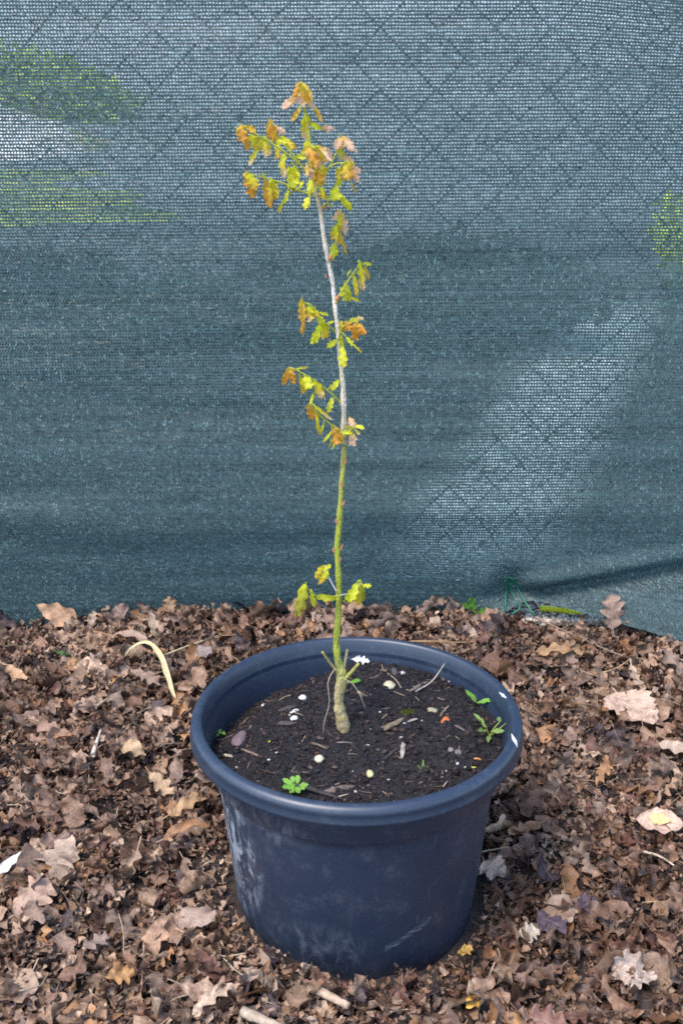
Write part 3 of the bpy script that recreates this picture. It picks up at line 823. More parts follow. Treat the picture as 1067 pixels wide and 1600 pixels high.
SPECIAL = [
    ((22, 1430), (78, 1375), 0.030, 'oak', (0.47, 0.31, 0.225), dict(k1=-.3, k2=-.3, wav=.12, seed=3), 'large pale lobed oak leaf lying flat at lower left edge'),
    ((72, 1345), (112, 1305), 0.022, 'maple', (0.5, 0.36, 0.27), dict(k1=.8, k2=-.6, seed=5), 'pale crumpled leaf just above the large lobed leaf'),
    ((962, 1082), (1022, 1130), 0.030, 'maple', (0.62, 0.43, 0.32), dict(k1=.1, k2=.2, wav=.1, seed=8), 'big pale pinkish leaf with toothed edge at right'),
    ((985, 1038), (1005, 1078), 0.012, 'oak', (0.55, 0.40, 0.28), dict(k1=.5, k2=.7, seed=9), 'narrow pale leaf just behind the big toothed leaf'),
    ((992, 1280), (1072, 1288), 0.020, 'plain', (0.6, 0.42, 0.32), dict(k1=.2, k2=.8, wav=.1, seed=11), 'pale pointed boat-shaped leaf at right edge'),
    ((1008, 1275), (1048, 1283), 0.009, 'plain', (0.75, 0.55, 0.25), dict(k1=-.2, k2=-.5, seed=12), 'small yellowish leaf lying inside the boat-shaped leaf'),
    ((835, 1018), (918, 1022), 0.021, 'oak', (0.42, 0.25, 0.13), dict(k1=-.4, k2=1.2, seed=14), 'folded tan oak leaf with wavy edge near the tie wire'),
    ((1000, 1520), (958, 1490), 0.02, 'maple', (0.5, 0.38, 0.3), dict(k1=.4, k2=-.5, seed=15), 'pale lobed leaf at lower right with upturned edges'),
    ((985, 1545), (1022, 1520), 0.013, 'oak', (0.53, 0.42, 0.34), dict(k1=-.4, k2=.4, seed=16), 'small pale leaf beside the pale lobed leaf, lower right'),
    ((862, 1400), (885, 1440), 0.018, 'maple', (0.42, 0.28, 0.2), dict(k1=.8, k2=-.6, seed=17), 'tan cupped leaf right of the pot near a dark purple leaf'),
    ((812, 1462), (842, 1452), 0.014, 'plain', (0.62, 0.52, 0.4), dict(k1=1.2, k2=1.2, seed=18), 'curled cream leaf right of the pot base'),
    ((756, 1345), (788, 1368), 0.015, 'maple', (0.5, 0.35, 0.27), dict(k1=.5, k2=.3, seed=19), 'pale small maple-shaped leaf close beside the pot wall'),
    ((728, 1572), (755, 1556), 0.009, 'plain', (0.72, 0.42, 0.08), dict(k1=.3, k2=.3, seed=20), 'small bright yellow leaf near the bottom edge'),
    ((716, 1490), (736, 1478), 0.009, 'oak', (0.6, 0.36, 0.08), dict(k1=1.2, k2=1.0, seed=21), 'crumpled yellow leaf piece at the foot of the pot'),
    ((232, 1205), (272, 1240), 0.016, 'oak', (0.56, 0.38, 0.23), dict(k1=.4, k2=-.4, seed=22), 'light tan lobed leaf left of the pot rim'),
    ((185, 1165), (228, 1180), 0.015, 'plain', (0.5, 0.34, 0.2), dict(k1=-.8, k2=.7, seed=23), 'tan leaf standing slightly up left of the pot'),
    ((262, 1275), (322, 1245), 0.014, 'oak', (0.5, 0.31, 0.16), dict(k1=-1.0, k2=.8, seed=24), 'arched orange-tan leaf touching the pot wall at left'),
    ((255, 1312), (330, 1290), 0.010, 'plain', (0.38, 0.2, 0.1), dict(k1=-1.2, k2=1.3, seed=25), 'long rolled brown leaf below the arched leaf, left of pot'),
    ((2, 1035), (42, 1060), 0.014, 'plain', (0.5, 0.31, 0.18), dict(k1=.8, k2=1.0, seed=26), 'folded tan leaf at the left edge near the net'),
    ((105, 1150), (60, 1130), 0.018, 'oak', (0.33, 0.2, 0.14), dict(k1=.5, k2=.8, seed=27), 'brown folded oak leaf at left, below the green sprig'),
    ((82, 1140), (112, 1150), 0.01, 'plain', (0.45, 0.2, 0.09), dict(k1=.5, k2=.4, seed=28), 'small orange leaf lying on the brown folded leaf'),
    ((165, 1525), (210, 1520), 0.014, 'oak', (0.45, 0.25, 0.1), dict(k1=.8, k2=1.0, seed=29), 'orange curled leaf near the bottom left'),
    ((285, 1420), (335, 1440), 0.018, 'maple', (0.38, 0.27, 0.21), dict(k1=-.5, k2=-.8, seed=30), 'greyish leaf leaning by the lower left pot wall'),
    ((130, 1480), (165, 1455), 0.017, 'oak', (0.35, 0.25, 0.2), dict(k1=.5, k2=-.6, seed=31), 'grey-brown upright lobed leaf at lower left'),
    ((300, 1590), (365, 1540), 0.012, 'oak', (0.6, 0.44, 0.32), dict(k1=-.9, k2=.9, seed=32), 'pale curled strip of leaf near bottom edge, left of pot'),
    ((820, 1590), (890, 1600), 0.024, 'plain', (0.33, 0.17, 0.13), dict(k1=.3, k2=-.6, seed=33), 'wide reddish brown leaf at the bottom right of the pot'),
    ((905, 1420), (930, 1400), 0.014, 'plain', (0.1, 0.065, 0.095), dict(k1=.2, k2=-.4, seed=34), 'flat dark purple leaf among the litter at right'),
    ((840, 1425), (885, 1455), 0.019, 'plain', (0.12, 0.08, 0.1), dict(k1=.3, k2=-.5, seed=35), 'large dark purple-brown leaf beneath the cupped leaf'),
    ((1028, 1160), (1085, 1172), 0.013, 'plain', (0.52, 0.38, 0.28), dict(k1=.6, k2=.4, seed=36), 'pale long leaf cut by the right edge'),
    ((205, 1045), (250, 1070), 0.017, 'oak', (0.3, 0.2, 0.15), dict(k1=-.5, k2=-.5, seed=37), 'brown leaf lying under the arched straw blade'),
    ((175, 995), (235, 1002), 0.013, 'plain', (0.4, 0.27, 0.2), dict(k1=-.7, k2=.9, seed=38), 'rolled brown leaf behind the straw blade'),
    ((310, 1010), (330, 1022), 0.014, 'plain', (0.32, 0.25, 0.23), dict(k1=.3, k2=-.3, seed=39), 'grey leaf between the long stalk and the pot rim'),
]
for (b0, t0, W, kind, col, kw, lab) in SPECIAL:
    frame_leaf('dead_leaf', lit(*b0, 0.034), lit(*t0, 0.034), W, kind, col, lab, nrm=(random.uniform(-.3, .3), random.uniform(-.6, .0), 1), **kw)
# leaves leaning up against the net
def up_leaf(px, py, px2, py2, W, kind, col, lab, Y=0.735, **kw):
    frame_leaf('dead_leaf', on_y(px, py, Y), on_y(px2, py2, Y + 0.02), W, kind, col, lab, nrm=(0.1, -1, 0.35), **kw)
up_leaf(125, 975, 58, 945, 0.022, 'plain', (0.5, 0.3, 0.18), 'orange-tan leaf leaning on the net at far left', k1=.3, k2=.6, seed=50)
up_leaf(270, 960, 262, 932, 0.017, 'oak', (0.33, 0.21, 0.12), 'brown leaf standing against the net, left of centre', k2=.5, seed=51)
up_leaf(250, 1005, 233, 955, 0.013, 'oak', (0.5, 0.36, 0.26), 'long pale leaf standing up below the net', Y=0.66, k1=.5, k2=.6, seed=52)
up_leaf(140, 985, 148, 955, 0.012, 'oak', (0.5, 0.37, 0.27), 'small pale leaf beside the orange-tan leaning leaf', Y=0.71, k2=.7, seed=53)
up_leaf(957, 985, 955, 928, 0.030, 'oak', (0.36, 0.24, 0.18), 'upright lobed oak leaf in front of the net hem at right', Y=0.70, k1=-.4, k2=.3, wav=.1, seed=54)
up_leaf(978, 972, 1038, 982, 0.010, 'plain', (0.45, 0.28, 0.15), 'narrow orange leaf lying along the net hem at right', Y=0.70, k2=.9, seed=55)
up_leaf(660, 945, 700, 935, 0.015, 'oak', (0.35, 0.23, 0.16), 'brown leaf against the net behind the pot', Y=0.745, k2=.9, seed=56)
up_leaf(195, 965, 180, 945, 0.02, 'plain', (0.26, 0.17, 0.14), 'dark brown leaf heap top against the net at left', Y=0.73, k2=.5, seed=57)

# straw blade arching at left, stalks and twigs
sb = smooth_path([lit(191, 1032, .02), lit(205, 1012, .05), lit(230, 1003, .06), lit(250, 1022, .06), lit(262, 1055, .05), lit(272, 1086, .03), lit(280, 1092, .02)], 26)
Vb, Fb = [], []
for i, p in enumerate(sb):
    t = i / 25; w_ = 0.0016 + 0.0046 * math.exp(-((t - .62) / .28) ** 2)
    w_ *= (1 - t) ** 0.35 + 0.05
    T = sb[min(i + 1, 25)] - sb[max(i - 1, 0)]; T /= np.linalg.norm(T); q = np.cross(T, (0.15, -0.75, .6)); q /= np.linalg.norm(q)
    nrm_ = np.cross(q, T)
    Vb += [p - q * w_, p + nrm_ * w_ * -.45, p + q * w_ * (1 + .15 * math.sin(i * 1.7))]
Fb = [(i * 3 + k, i * 3 + k + 1, i * 3 + k + 4, i * 3 + k + 3) for i in range(25) for k in range(2)]
b_ = Bag(); b_.add(Vb, Fb, (0.72, 0.6, 0.36)); 
tag(link('dry_grass', b_.mesh('dry_grass'), M_WEED), 'cream dry grass blade arching over the litter left of the pot', 'grass blade')
def stick(pts, r0, r1, col, label, cat='stalk', lift=0.03, seg=6, name='stalk'):
    P = smooth_path([lit(a, b, lift + (c[0] if c else 0)) for a, b, *c in pts], 12)
    b_ = Bag(); b_.add(*clean(*tube(P, np.linspace(r0, r1, 12), seg, jit=.12)), col=col)
    return tag(link(name, b_.mesh(name), M_WOOD), label, cat)
stick([(125, 984), (165, 990), (205, 1003), (240, 1022)], .0015, .0009, (0.45, 0.25, 0.11), 'thin orange stalk running under the straw blade')
stick([(255, 1024), (300, 1007), (342, 993)], .0012, .0012, (0.6, 0.5, 0.3), 'pale straw stalk pointing up right beside the straw blade')
stick([(145, 1180), (158, 1140, .01)], .004, .0015, (0.6, 0.52, 0.44), 'short whitish pointed splinter at left', name='splinter', cat='splinter')
stick([(700, 1001), (640, 1002), (740, 1004)], .0012, .001, (0.35, 0.22, 0.12), 'brown stalk lying just behind the pot rim')
stick([(835, 965), (880, 985), (940, 1012), (985, 1030)], .0018, .001, (0.3, 0.22, 0.17), 'long brown twig behind the folded tan leaf', name='twig', cat='twig')
stick([(925, 1053), (960, 1045), (995, 1022)], .0012, .001, (0.55, 0.38, 0.2), 'light stalk between the folded leaf and toothed leaf')
stick([(745, 1332), (795, 1323)], .0011, .0008, (0.4, 0.3, 0.2), 'thin dry stalk next to the right pot wall')
stick([(1003, 1330), (1030, 1338), (1052, 1352)], .002, .001, (0.55, 0.46, 0.36), 'whitish curved stalk at right below the boat-shaped leaf')
stick([(186, 1428), (193, 1455), (194, 1495)], .0009, .0006, (0.45, 0.33, 0.22), 'thin dry stalk pointing down at lower left')
stick([(498, 1548), (545, 1572)], .0055, .004, (0.48, 0.36, 0.26), 'split pale wood piece in front of the pot', seg=7, name='wood_piece', cat='wood')
stick([(378, 1580), (440, 1606)], .0065, .005, (0.42, 0.33, 0.25), 'broad weathered wood piece at the bottom edge', seg=7, name='wood_piece', cat='wood')
stick([(150, 1105), (178, 1085)], .003, .002, (0.4, 0.3, 0.22), 'short stubby twig left of the pot in the litter', name='twig', cat='twig')
# white torn shard at left edge
frame_leaf('plant_shard', lit(-12, 1372, .04), lit(34, 1330, .045), 0.007, 'plain', (0.78, 0.77, 0.72), 'white torn shard poking in at the left edge', 'shard', k1=.2, k2=.4, seed=60)
# green bits
frame_leaf('green_leaf', lit(88, 1018, .03), lit(108, 1022, .03), 0.006, 'oak', (0.03, 0.16, 0.03), 'tiny dark green leaf in the litter at left', 'leaf', mat=M_FRESH, seed=61, n=14, m=2)
gp = empty('green_weed', on_y(742, 962, 0.72)); tag(gp, 'small green weed against the net behind the pot', 'weed')
for (a, b, c, d, w_) in ((742, 960, 735, 934, .011), (745, 958, 765, 952, .009), (740, 955, 722, 942, .006)):
    frame_leaf('leaf', on_y(a, b, .72), on_y(c, d, .715), w_, 'oak', (0.10, 0.30, 0.04), k2=.3, mat=M_FRESH, parent=gp, n=12, m=2, nrm=(0, -1, .4), seed=62)

# ------------------------------------------------------------------ the pot
def lathe(prof, seg=160):
    P = np.array(prof, float)
    th = np.linspace(0, 2 * math.pi, seg, endpoint=False)
    V = np.stack([np.outer(P[:, 0], np.cos(th)), np.outer(P[:, 0], np.sin(th)), np.repeat(P[:, 1][:, None], seg, 1)], 2).reshape(-1, 3)
    n = len(P); I = np.arange(n * seg).reshape(n, seg)
    J = np.roll(I, -1, axis=1)
    F = np.stack([I[:-1].ravel(), J[:-1].ravel(), J[1:].ravel(), I[1:].ravel()], 1)
    return V, F
def arc(cx, cz, rx, rz, a0, a1, n):
    return [(cx + rx * math.cos(math.radians(a0 + (a1 - a0) * i / n)), cz + rz * math.sin(math.radians(a0 + (a1 - a0) * i / n))) for i in range(n + 1)]
def mat_pot():
    m, nt, b, out = material('dark_blue_plastic')
    tc = nt.nodes.new('ShaderNodeTexCoord')
    n1 = noise_node(nt, 9, 5, 0.6)
    base = mix(nt, n1.outputs[0], (0.010, 0.020, 0.042), (0.018, 0.032, 0.061))
    # chalky handling smears: left flank strongly, front faintly
    mp = nt.nodes.new('ShaderNodeMapping'); mp.inputs['Scale'].default_value = (1, 1, 0.45); mp.inputs['Rotation'].default_value = (0.3, 0.5, 0)
    nt.links.new(tc.outputs['Object'], mp.inputs[0])
    n2 = N(nt, 'ShaderNodeTexNoise', Scale=34.0, Detail=9.0, Roughness=0.68, Distortion=1.6); nt.links.new(mp.outputs[0], n2.inputs['Vector'])
    sep = nt.nodes.new('ShaderNodeSeparateXYZ'); nt.links.new(tc.outputs['Object'], sep.inputs[0])
    def blob(x, z, sx, sz, yneg=True):
        dx = math_n(nt, 'MULTIPLY', math_n(nt, 'SUBTRACT', sep.outputs[0], x), 1 / sx)
        dz = math_n(nt, 'MULTIPLY', math_n(nt, 'SUBTRACT', sep.outputs[2], z), 1 / sz)
        d2 = math_n(nt, 'ADD', math_n(nt, 'MULTIPLY', dx, dx), math_n(nt, 'MULTIPLY', dz, dz))
        f = math_n(nt, 'SUBTRACT', 1.0, d2, True)
        return math_n(nt, 'MULTIPLY', f, math_n(nt, 'LESS_THAN', sep.outputs[1], 0.0))
    bl = math_n(nt, 'MAXIMUM', math_n(nt, 'MULTIPLY', blob(-0.150, 0.15, 0.044, 0.11), 2.2), math_n(nt, 'MULTIPLY', blob(-0.045, 0.07, 0.07, 0.045), 0.36))
    bl = math_n(nt, 'MAXIMUM', bl, math_n(nt, 'MULTIPLY', blob(-0.10, 0.235, 0.06, 0.03), 0.4))
    sm = ramp(nt, n2.outputs[0], [(0.46, (0, 0, 0)), (0.62, (1, 1, 1))])
    thin = ramp(nt, n2.outputs[0], [(0.60, (0, 0, 0)), (0.80, (1, 1, 1))])
    fac = math_n(nt, 'MAXIMUM', math_n(nt, 'MULTIPLY', sm.outputs[0], math_n(nt, 'MULTIPLY', bl, 0.75)), math_n(nt, 'MULTIPLY', thin.outputs[0], 0.22))
    # scuff stroke at front right
    u = math_n(nt, 'SUBTRACT', sep.outputs[2], math_n(nt, 'ADD', math_n(nt, 'MULTIPLY', sep.outputs[0], 0.55), 0.055))
    st = math_n(nt, 'LESS_THAN', math_n(nt, 'ABSOLUTE', math_n(nt, 'ADD', u, math_n(nt, 'MULTIPLY', math_n(nt, 'SUBTRACT', n2.outputs[0], 0.5), 0.016)), 0), 0.0045)
    rng_ = math_n(nt, 'MULTIPLY', math_n(nt, 'GREATER_THAN', sep.outputs[0], 0.032), math_n(nt, 'LESS_THAN', sep.outputs[0], 0.086))
    st = math_n(nt, 'MULTIPLY', math_n(nt, 'MULTIPLY', st, rng_), math_n(nt, 'LESS_THAN', sep.outputs[1], 0))
    n4 = noise_node(nt, 60, 4, 0.6, stretch=(1, 1, 9))
    st = math_n(nt, 'MULTIPLY', st, math_n(nt, 'MULTIPLY', ramp(nt, n4.outputs[0], [(0.4, (0, 0, 0)), (0.65, (1, 1, 1))]).outputs[0], 0.42))
    fac = math_n(nt, 'MAXIMUM', fac, st)
    lowd = math_n(nt, 'SUBTRACT', 1.0, math_n(nt, 'MULTIPLY', sep.outputs[2], 1 / 0.07), True)
    n5 = noise_node(nt, 140, 6, 0.7)
    fac = math_n(nt, 'MAXIMUM', fac, math_n(nt, 'MULTIPLY', math_n(nt, 'MULTIPLY', lowd, ramp(nt, n5.outputs[0], [(0.5, (0, 0, 0)), (0.68, (1, 1, 1))]).outputs[0]), 0.35))
    n6 = noise_node(nt, 24, 9, 0.78)
    fac = math_n(nt, 'MAXIMUM', fac, math_n(nt, 'MULTIPLY', ramp(nt, n6.outputs[0], [(0.52, (0, 0, 0)), (0.75, (1, 1, 1))]).outputs[0], 0.16))
    # specks of grit
    n3 = noise_node(nt, 520, 2, 0.5)
    sp = ramp(nt, n3.outputs[0], [(0.735, (0, 0, 0)), (0.77, (1, 1, 1))])
    fac = math_n(nt, 'MAXIMUM', fac, math_n(nt, 'MULTIPLY', sp.outputs[0], 0.5))
    c = mix(nt, fac, base, (0.26, 0.29, 0.34))
    nt.links.new(c, b.inputs['Base Color'])
    rg_ = math_n(nt, 'ADD', 0.36, math_n(nt, 'MULTIPLY', n2.outputs[0], 0.16))
    nt.links.new(rg_, b.inputs['Roughness'])
    b.inputs['Specular IOR Level'].default_value = 0.8
    nf = noise_node(nt, 900, 2, 0.5)
    nt.links.new(bump(nt, nf.outputs[0], 0.15, 0.0004), b.inputs['Normal'])
    return m
M_POT = mat_pot()
pot = empty('plant_pot', (0, 0, 0)); tag(pot, 'large round dark blue plastic plant pot standing in the leaf litter', 'plant pot')
wall = [(0.0, 0.004), (0.141, 0.004), (0.1455, 0.002), (0.148, 0.008), (0.1700, 0.226), (0.1700, 0.2335), (0.1722, 0.2360), (0.1772, 0.2380), (0.1790, 0.2405), (0.1797, 0.276), (0.1797, 0.283)]
V, F = lathe(wall); link('pot_wall', mesh_np('pot_wall', V, F), M_POT, pot)
# rim: skirt, rounded shoulder, flat-ish top, inner lip, inner wall
rim = [(0.1798, 0.2815), (0.193, 0.2825), (0.1965, 0.2795), (0.1998, 0.2785), (0.2012, 0.2797), (0.2006, 0.2822), (0.1999, 0.2860)]
rim += arc(0.1915, 0.2910, 0.0082, 0.0092, -12, 80, 12)
rim += [(0.1905, 0.3005), (0.1885, 0.3002), (0.1868, 0.2992), (0.1855, 0.2972), (0.1835, 0.290), (0.1780, 0.272), (0.1755, 0.25), (0.1690, 0.23), (0.165, 0.20)]
V, F = lathe(rim, 192); link('rim', mesh_np('rim', V, F), M_POT, pot)
# white nicks in the rim
M_NICK = mat_noise('scraped_white', 300, [(0.3, (0.6, 0.6, 0.62)), (0.7, (0.85, 0.85, 0.85))])
from mathutils.bvhtree import BVHTree
rim_bvh = BVHTree.FromPolygons([tuple(v) for v in V], [tuple(f) for f in F])
def nick(px, py, px2, py2, w_, seg=6):
    b_ = Bag(); pts = []; nors = []
    for i in range(seg + 1):
        a = px + (px2 - px) * i / seg; bq = py + (py2 - py) * i / seg
        hit = rim_bvh.ray_cast(CAM, ray(a, bq).normalized())
        if hit[0] is None: return
        nors.append(np.array(hit[1])); best = (0, hit[0])
        pts.append(np.array(best[1]))
    pts = np.array(pts); V = []
    for i, p in enumerate(pts):
        nr = nors[i]
        T = pts[min(i + 1, seg)] - pts[max(i - 1, 0)]; T /= np.linalg.norm(T); q = np.cross(nr, T)
        ww = w_ * (0.25 + math.sin(math.pi * i / seg)) * random.uniform(.7, 1.2)
        V += [p - q * ww + nr * .0003, p + nr * .0007, p + q * ww + nr * .0003]
    Fq = [(i * 3 + k, i * 3 + k + 1, i * 3 + k + 4, i * 3 + k + 3) for i in range(seg) for k in range(2)]
    b_.add(V, Fq); link('nick', b_.mesh('nick'), M_NICK, pot)
nick(799, 1147, 808, 1168, 0.0020)
nick(780, 1082, 791, 1091, 0.0014)
nick(716, 1285, 725, 1283, 0.0005)

# ------------------------------------------------------------------ soil in the pot
def sz(x, y):
    x = np.asarray(x, float); y = np.asarray(y, float); r = np.hypot(x, y)
    z = 0.272 + 0.012 * np.exp(-((x - 0.06) ** 2 + (y - 0.10) ** 2) / 0.006) - 0.020 * sstep(0.10, 0.17, np.hypot(x + 0.035, y - 0.02)) * sstep(0.0, -0.1, -(x * -1 + y * 1) * -1 + 0)
    z = 0.270 + 0.010 * np.exp(-((x - 0.03) ** 2 + (y - 0.09) ** 2) / 0.008)
    z = z - 0.022 * sstep(0.09, 0.17, -x * 0.8 + y * 0.6) - 0.006 * sstep(0.13, 0.172, r)
    z = z + 0.016 * fbm(x * 20 + 3, y * 20 + 7, 0, 4) + 0.009 * fbm(x * 80, y * 80, 1, 4)
    z = z - 0.008 * np.exp(-((x - 0.03) ** 2 / 0.003 + (y + 0.09) ** 2 / 0.0006))
    return z
nr_, na = 120, 360
rr = np.linspace(0.0004, 0.1800, nr_); aa = np.linspace(0, 2 * math.pi, na, endpoint=False)
Rg, Ag = np.meshgrid(rr, aa, indexing='ij'); X = Rg * np.cos(Ag); Y = Rg * np.sin(Ag)
Z = sz(X, Y)
I = np.arange(nr_ * na).reshape(nr_, na); J = np.roll(I, -1, 1)
F = np.stack([I[:-1].ravel(), I[1:].ravel(), J[1:].ravel(), J[:-1].ravel()], 1)
V = np.stack([X.ravel(), Y.ravel(), Z.ravel()], 1)
# stay inside the inner wall
lim = np.interp(V[:, 2], [0.16, 0.20, 0.23, 0.25, 0.27, 0.290], [0.160, .1645, .1685, .175, .1775, .183])
r_ = np.hypot(V[:, 0], V[:, 1]); f = np.minimum(1, lim / r_); V[:, 0] *= f; V[:, 1] *= f
soil = link('potting_soil', mesh_np('potting_soil', V, F), M_SOIL); tag(soil, 'dark crumbly potting soil filling the blue pot', 'soil', kind='stuff')
def spx(px, py, lift=0.0):
    z = 0.27
    for _ in range(8):
        p = on_z(px, py, z); z = float(sz(p.x, p.y)) + lift
    return on_z(px, py, z)
ICO = np.array([(0, 0, 1), (.894, 0, .447), (.276, .851, .447), (-.724, .526, .447), (-.724, -.526, .447), (.276, -.851, .447), (.724, .526, -.447), (-.276, .851, -.447), (-.894, 0, -.447), (-.276, -.851, -.447), (.724, -.526, -.447), (0, 0, -1)])
IF = np.array([(0, 1, 2), (0, 2, 3), (0, 3, 4), (0, 4, 5), (0, 5, 1), (1, 6, 2), (2, 7, 3), (3, 8, 4), (4, 9, 5), (5, 10, 1), (6, 7, 2), (7, 8, 3), (8, 9, 4), (9, 10, 5), (10, 6, 1), (11, 7, 6), (11, 8, 7), (11, 9, 8), (11, 10, 9), (11, 6, 10)])
n = 9000
ra = 0.176 * np.sqrt(RNG.random(n)); ta = RNG.uniform(0, 6.283, n)
cx, cy = ra * np.cos(ta), ra * np.sin(ta); S = RNG.uniform(0.0005, 0.0021, n) * np.where(RNG.random(n) < .07, 2.4, 1)
Q = ICO[None] * (1 + 0.3 * RNG.normal(size=(n, 12, 1))) * S[:, None, None] * np.stack([np.ones(n), RNG.uniform(.5, 1, n), RNG.uniform(.4, .9, n)], 1)[:, None]
Q = Q + np.stack([cx, cy, sz(cx, cy) + S * 0.3], 1)[:, None]
Fq = (IF[None] + (np.arange(n) * 12)[:, None, None]).reshape(-1, 3)
pc_ = RNG.choice(6, n, p=[.50, .34, .11, .03, .006, .014])
cc = np.array([(0.012, 0.009, 0.011), (0.024, 0.018, 0.02), (0.055, 0.036, 0.03), (0.14, 0.1, 0.085), (0.6, 0.58, 0.55), (0.12, 0.05, 0.03)])[pc_]
tag(link('soil_crumbs', mesh_np('soil_crumbs', Q.reshape(-1, 3), Fq, np.repeat(cc, 12, 0), smooth=False), M_CRUMB), 'small dark soil crumbs and perlite specks on the potting soil', 'soil', kind='stuff')
bf = Bag()
for k in range(320):
    r = 0.174 * math.sqrt(random.random()); a = random.uniform(0, 6.28); x, y = r * math.cos(a), r * math.sin(a)
    L = random.uniform(0.004, 0.022); a = random.uniform(0, 6.28)
    q = [np.array((x + math.cos(a) * L * t, y + math.sin(a) * L * t + random.uniform(-.001, .001), 0)) for t in (0, .5, 1)]
    if max(math.hypot(p[0], p[1]) for p in q) > .176: continue
    for p in q: p[2] = float(sz(p[0], p[1])) + random.uniform(0.0003, 0.002)
    g = random.choice([(0.08, 0.06, 0.05), (0.14, 0.1, 0.075), (0.04, 0.03, 0.028), (0.04, 0.03, 0.028), (0.05, 0.036, 0.03), (0.26, 0.2, 0.14)])
    bf.add(*clean(*tube(q, random.uniform(0.0003, 0.0011), 4)), col=g)
tag(link('soil_fibres', bf.mesh('soil_fibres'), M_WOOD), 'thin bark fibres scattered on the potting soil', 'soil', kind='stuff')

def pebble(px, py, wpx, hpx, col, label, name='pebble', cat='pebble', rot=0.0, seed=0, lump=0.12):
    p = spx(px, py); s = 1.28 / FPX
    rg = np.random.default_rng(seed + int(px))
    # icosphere level 2
    V = ICO / np.linalg.norm(ICO, axis=1, keepdims=True); F = IF
    for _ in range(2):
        V2 = list(map(tuple, V)); cache = {}; nf = []
        def midp(a, b):
            k = (min(a, b), max(a, b))
            if k not in cache:
                q = (np.array(V2[a]) + np.array(V2[b])); q /= np.linalg.norm(q); cache[k] = len(V2); V2.append(tuple(q))
            return cache[k]
        for a, b, c in F:
            ab, bc, ca = midp(a, b), midp(b, c), midp(c, a)
            nf += [(a, ab, ca), (ab, b, bc), (ca, bc, c), (ab, bc, ca)]
        V = np.array(V2); F = np.array(nf)
    d = rg.normal(size=(5, 3)); d /= np.linalg.norm(d, axis=1, keepdims=True)
    f = 1 + sum(lump * np.sin(3 * (V @ q) + rg.uniform(0, 6)) for q in d) * 0.5
    V = V * f[:, None] * np.array((wpx / 2 * s, hpx * s * 0.75, min(wpx, hpx) * s * 0.42)) * (1 + 0.05 * rg.normal(size=(len(V), 1)))
    V = V @ rotm(0, 0, rot).T
    b_ = Bag(); b_.add(V, F, col)
    o = link(name, b_.mesh(name), M_STONE, loc=(p.x, p.y, p.z + min(wpx, hpx) * s * 0.08)); tag(o, label, cat); return o
pebble(608, 1072, 21, 15, (0.58, 0.52, 0.33), 'large pale cream pebble behind the stem on the soil')
pebble(473, 1091, 15, 10, (0.68, 0.67, 0.65), 'bright white stone left of the stem base')
pebble(459, 1112, 18, 6, (0.66, 0.65, 0.62), 'narrow white chip between two white stones', rot=.6)
pebble(459, 1123, 14, 9, (0.6, 0.6, 0.6), 'white lumpy stone just below the narrow white chip')
pebble(412, 1103, 9, 7, (0.62, 0.58, 0.62), 'tiny pinkish white stone left of the white stones')
pebble(499, 1187, 15, 12, (0.55, 0.5, 0.36), 'round cream pebble in front of the stem')
pebble(578, 1210, 11, 11, (0.5, 0.46, 0.24), 'small yellowish pebble near the front of the soil')
pebble(675, 1111, 17, 12, (0.34, 0.3, 0.2), 'yellow-grey pebble beside the orange crumb')
pebble(373, 1158, 21, 27, (0.16, 0.11, 0.12), 'purplish brown angular stone by the left rim', name='stone', cat='stone', lump=.25)
pebble(451, 1067, 24, 18, (0.17, 0.1, 0.09), 'reddish brown rounded stone near the back left rim', name='stone', cat='stone')
pebble(427, 1072, 15, 10, (0.16, 0.15, 0.09), 'olive grey flat stone beside the reddish stone', name='stone', cat='stone')
pebble(696, 1126, 17, 11, (0.5, 0.14, 0.05), 'orange-red crumb of brick on the soil', name='brick_crumb', cat='crumb', lump=.4)
pebble(616, 1050, 11, 17, (0.09, 0.085, 0.095), 'dark grey stone beside the thin brown leaf stalk', name='stone', cat='stone')
pebble(703, 1064, 9, 7, (0.5, 0.46, 0.46), 'small whitish stone near the back right rim')
pebble(629, 1052, 9, 7, (0.5, 0.45, 0.46), 'small pale stone right of the dark grey stone')
pebble(714, 1193, 7, 6, (0.45, 0.44, 0.45), 'tiny grey-white stone at the right of the soil')
pebble(497, 1018 + 27, 0.1 + 8, 7, (0.6, 0.57, 0.5), 'small pale stone behind the thin root')
pebble(716, 1176, 12, 9, (0.16, 0.14, 0.15), 'grey stone right of centre on the soil', name='stone', cat='stone')
pebble(704, 1172, 9, 8, (0.2, 0.17, 0.17), 'grey-brown stone touching the grey stone', name='stone', cat='stone')
pebble(520, 1233, 0.1 + 6, 5, (0.35, 0.32, 0.3), 'tiny pale stone beside the bark piece')
def chip(px, py, px2, py2, w_, col, label, name='wood_chip', cat='wood chip', lift=.002):
    a = np.array(spx(px, py, lift)); b = np.array(spx(px2, py2, lift))
    P = smooth_path([a, (a + b) / 2 + np.array((0, 0, .001)), b], 9); ww = w_ * np.array([.35, .8, 1, .95, 1, .9, .8, .6, .3])
    V, F = tube(P, ww, 7, jit=.25); V[:, 2] = (V[:, 2] - (a[2] + b[2]) / 2) * .6 + (a[2] + b[2]) / 2
    b_ = Bag(); b_.add(*clean(V, F), col=col); return tag(link(name, b_.mesh(name, False), M_WOOD), label, cat)
chip(600, 1141, 631, 1122, .0040, (0.2, 0.16, 0.10), 'split brown wood chip right of the stem base')
chip(445, 1220, 535, 1248, .0030, (0.045, 0.04, 0.042), 'long dark stick along the front rim', 'stick', 'stick', .006)
chip(500, 1240, 553, 1230, .0055, (0.16, 0.12, 0.10), 'thick grey-brown bark piece behind the dark stick', 'bark_piece', 'bark')
